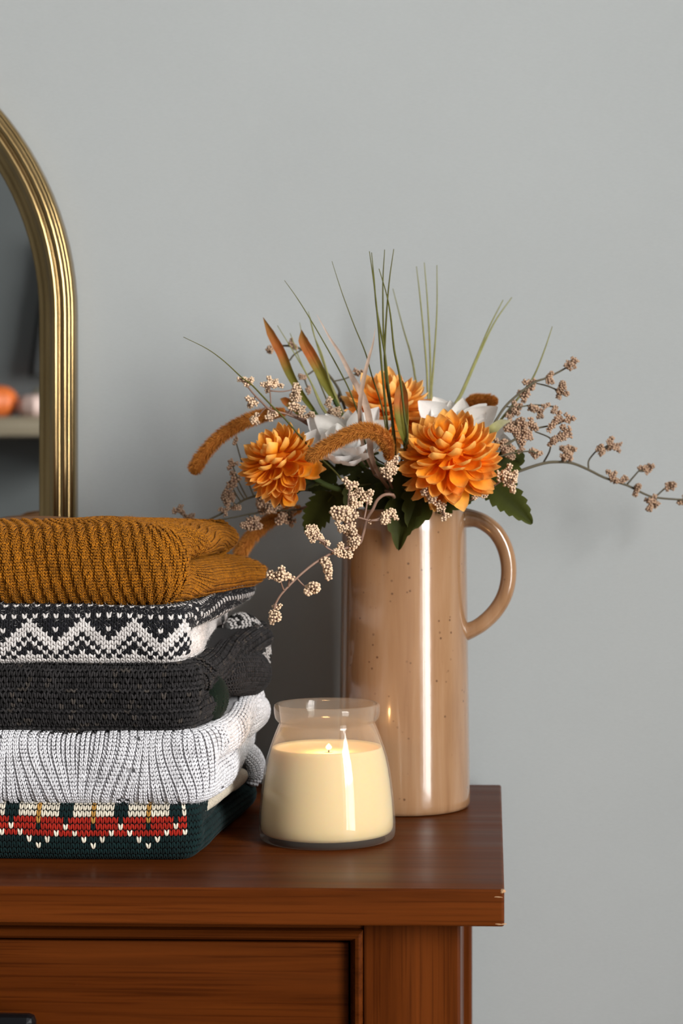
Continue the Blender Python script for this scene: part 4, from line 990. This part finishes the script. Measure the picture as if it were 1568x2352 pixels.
spray('dense berry spray crowding the right side of the large chrysanthemum', [
    lv([(1261, 978), (1228, 985), (1202, 998), (1150, 1030), (1080, 1090)], 1.405, 1.395), [(1228, 991, 1.405), (1261, 1005, 1.405), (1266, 1018, 1.405)], [(1222, 1036, 1.39), (1180, 1040, 1.39), (1140, 1050, 1.39)]],
    dep([(1172, 983, 18), (1188, 996, 18), (1195, 978, 14), (1218, 976, 14), (1213, 994, 13), (1156, 1015, 13), (1140, 1012, 9), (1272, 970, 12), (1284, 958, 10), (1308, 960, 10), (1262, 980, 9), (1298, 992, 14), (1290, 1000, 9), (1271, 1011, 15), (1163, 1040, 16), (1176, 1032, 15), (1196, 1033, 8), (1222, 1036, 14), (1236, 1040, 8)], 1.40), 67, 1, .0009)
spray('long berry branch stretching right along the wall past the jug handle', [
    lv([(1600, 1150), (1568, 1148), (1506, 1143), (1476, 1133), (1440, 1115), (1387, 1097), (1351, 1079), (1314, 1064), (1281, 1061), (1248, 1064), (1195, 1081), (1120, 1110)], 1.495, 1.42),
    lv([(1370, 1034), (1352, 1057), (1351, 1077)], 1.462, 1.46), lv([(1466, 1082), (1440, 1112)], 1.475, 1.477), lv([(1529, 1119), (1506, 1140)], 1.485, 1.485), lv([(1265, 1018), (1261, 1038), (1248, 1062)], 1.41, 1.44)],
    [(x, y, 1.43+.06*(x-1250)/310, r) for x, y, r in [(1296, 1032, 12), (1306, 1044, 14), (1313, 1032, 10), (1294, 1048, 9), (1384, 1036, 12), (1376, 1028, 9), (1403, 1018, 12), (1415, 1024, 11), (1400, 1026, 9), (1405, 1095, 12), (1416, 1104, 11), (1428, 1104, 11), (1482, 1076, 11), (1490, 1080, 11), (1463, 1120, 14), (1497, 1153, 13), (1493, 1163, 11), (1508, 1160, 8), (1541, 1112, 13), (1533, 1118, 8), (1560, 1153, 12), (1575, 1146, 10)]], 68, 1, .0010)
spray('berry spray below the large chrysanthemum over the green leaf', [[(1175, 1117, 1.36), (1165, 1098, 1.36), (1120, 1125, 1.37), (1085, 1146, 1.375), (1050, 1155, 1.385), (1000, 1160, 1.39)]],
      dep([(1165, 1085, 13), (1182, 1092, 12), (1160, 1098, 13), (1175, 1108, 12), (1147, 1095, 10), (1177, 1120, 10), (1104, 1125, 12), (1095, 1137, 11), (1109, 1140, 8)], 1.362), 69, 0, .0008)
spray('berry spray peeping out under the large chrysanthemum at the jug rim', [[(1021, 1186, 1.33), (1016, 1170, 1.335), (1012, 1150, 1.35), (1000, 1140, 1.37)]], dep([(979, 1126, 10), (986, 1136, 12), (996, 1144, 10), (1012, 1160, 9), (1014, 1172, 9), (1021, 1186, 10)], 1.335), 70, 0, .0008)
spray('cream berry spray under the curl of the rust plume', [[(908, 1056, 1.33), (896, 1077, 1.335), (890, 1095, 1.35), (905, 1135, 1.38)]], dep([(906, 1058, 9), (898, 1068, 12), (891, 1080, 13), (890, 1094, 11), (900, 1084, 9)], 1.332), 71, 0, .0008)

# ------------------------------------------------------------------ far side of the room, seen in the mirror
M_SHELF = mat('pale_oak_shelf', (.34, .29, .20), .6)
n_ = noise(M_SHELF, coords(M_SHELF, (2, 30, 30)), 2, 4); lk(M_SHELF, ramp(M_SHELF, [(.3, (.27, .22, .15)), (.7, (.40, .34, .25))], n_).outputs[0], bsdf(M_SHELF).inputs['Base Color'])
ZS = CAMZ+.196
sh = empty('wall_shelf', (-1.5, WF+.1, ZS-.055), 'pale wooden wall shelf reflected in the mirror', 'shelf')
box('shelf_board', (-2.1, WF, ZS-.052), (-1.02, WF+.16, ZS), M_SHELF, sh, bev=.003)
for x in (-1.9, -1.2): box('bracket', (x, WF, ZS-.14), (x+.02, WF+.12, ZS-.052), M_BLACKMETAL, sh, bev=.002)
def ribbed(name, label, cat, c, R, H, ribs, matl, stalk=None):
    root = empty(name, c, label, cat); V = []; seg, nr = 64, 14
    for i in range(nr+1):
        ph = -PI/2+PI*i/nr
        for k in range(seg):
            a = 2*PI*k/seg; q = R*math.cos(ph)*(1+.08*abs(math.cos(a*ribs/2))-.04); dip = 1-.25*math.exp(-(math.cos(ph)/.35)**2)
            V.append((c[0]+q*math.cos(a), c[1]+q*math.sin(a), c[2]+H/2+H/2*math.sin(ph)*dip))
    z0 = min(v[2] for v in V); V = [(x, y, z-z0+c[2]) for x, y, z in V]
    Fc = [(i*seg+k, i*seg+(k+1) % seg, (i+1)*seg+(k+1) % seg, (i+1)*seg+k) for i in range(nr) for k in range(seg)]
    mesh_np('flesh', V, Fc, matl, root)
    tube('stalk', [(c[0], c[1], c[2]+H*.78), (c[0], c[1], c[2]+H*.95), (c[0]+.012, c[1], c[2]+H*1.12)], [.010, .006, .005], M_TWIGG, root, n=8)
ribbed('pumpkin', 'orange pumpkin on the shelf reflected in the mirror', 'pumpkin', (-1.405, WF+.085, ZS), .072, .105, 10, mat('orange_rind', (.55, .12, .02), .5))
ribbed('pumpkin', 'pale pink white pumpkin on the shelf reflected in the mirror', 'pumpkin', (-1.285, WF+.08, ZS), .050, .075, 9, mat('pale_rind', (.60, .44, .40), .5))
M_DARKCLOTH = mat('dark_cloth', (.028, .030, .032), .9)
n_ = noise(M_DARKCLOTH, coords(M_DARKCLOTH), 300, 3); bump(M_DARKCLOTH, n_, .3, .001)
cl = empty('hanging_cloth', (-1.24, WF, 1.9), 'dark cloth hanging on the far wall above the shelf, reflected in the mirror', 'cloth')
V = []; NX, NZ = 30, 20
for i in range(NZ+1):
    t = i/NZ; hw = .012+.060*t
    for k in range(NX+1):
        q = -1+2*k/NX; V.append((-1.245+q*hw, WF+.030+.012*math.sin(q*9+t)*min(1, t*3)+.006*math.cos(q*17), ZS+.50-.38*t))
Fc = [(i*(NX+1)+k, i*(NX+1)+k+1, (i+1)*(NX+1)+k+1, (i+1)*(NX+1)+k) for i in range(NZ) for k in range(NX)]
o = mesh_np('cloth_drape', V, Fc, M_DARKCLOTH, cl); sm = o.modifiers.new('thickness', 'SOLIDIFY'); sm.thickness = .004
tube('hook', [(-1.245, WF, ZS+.505), (-1.245, WF+.03, ZS+.500), (-1.245, WF+.045, ZS+.515)], [.004, .004, .004], M_BLACKMETAL, cl, n=8)
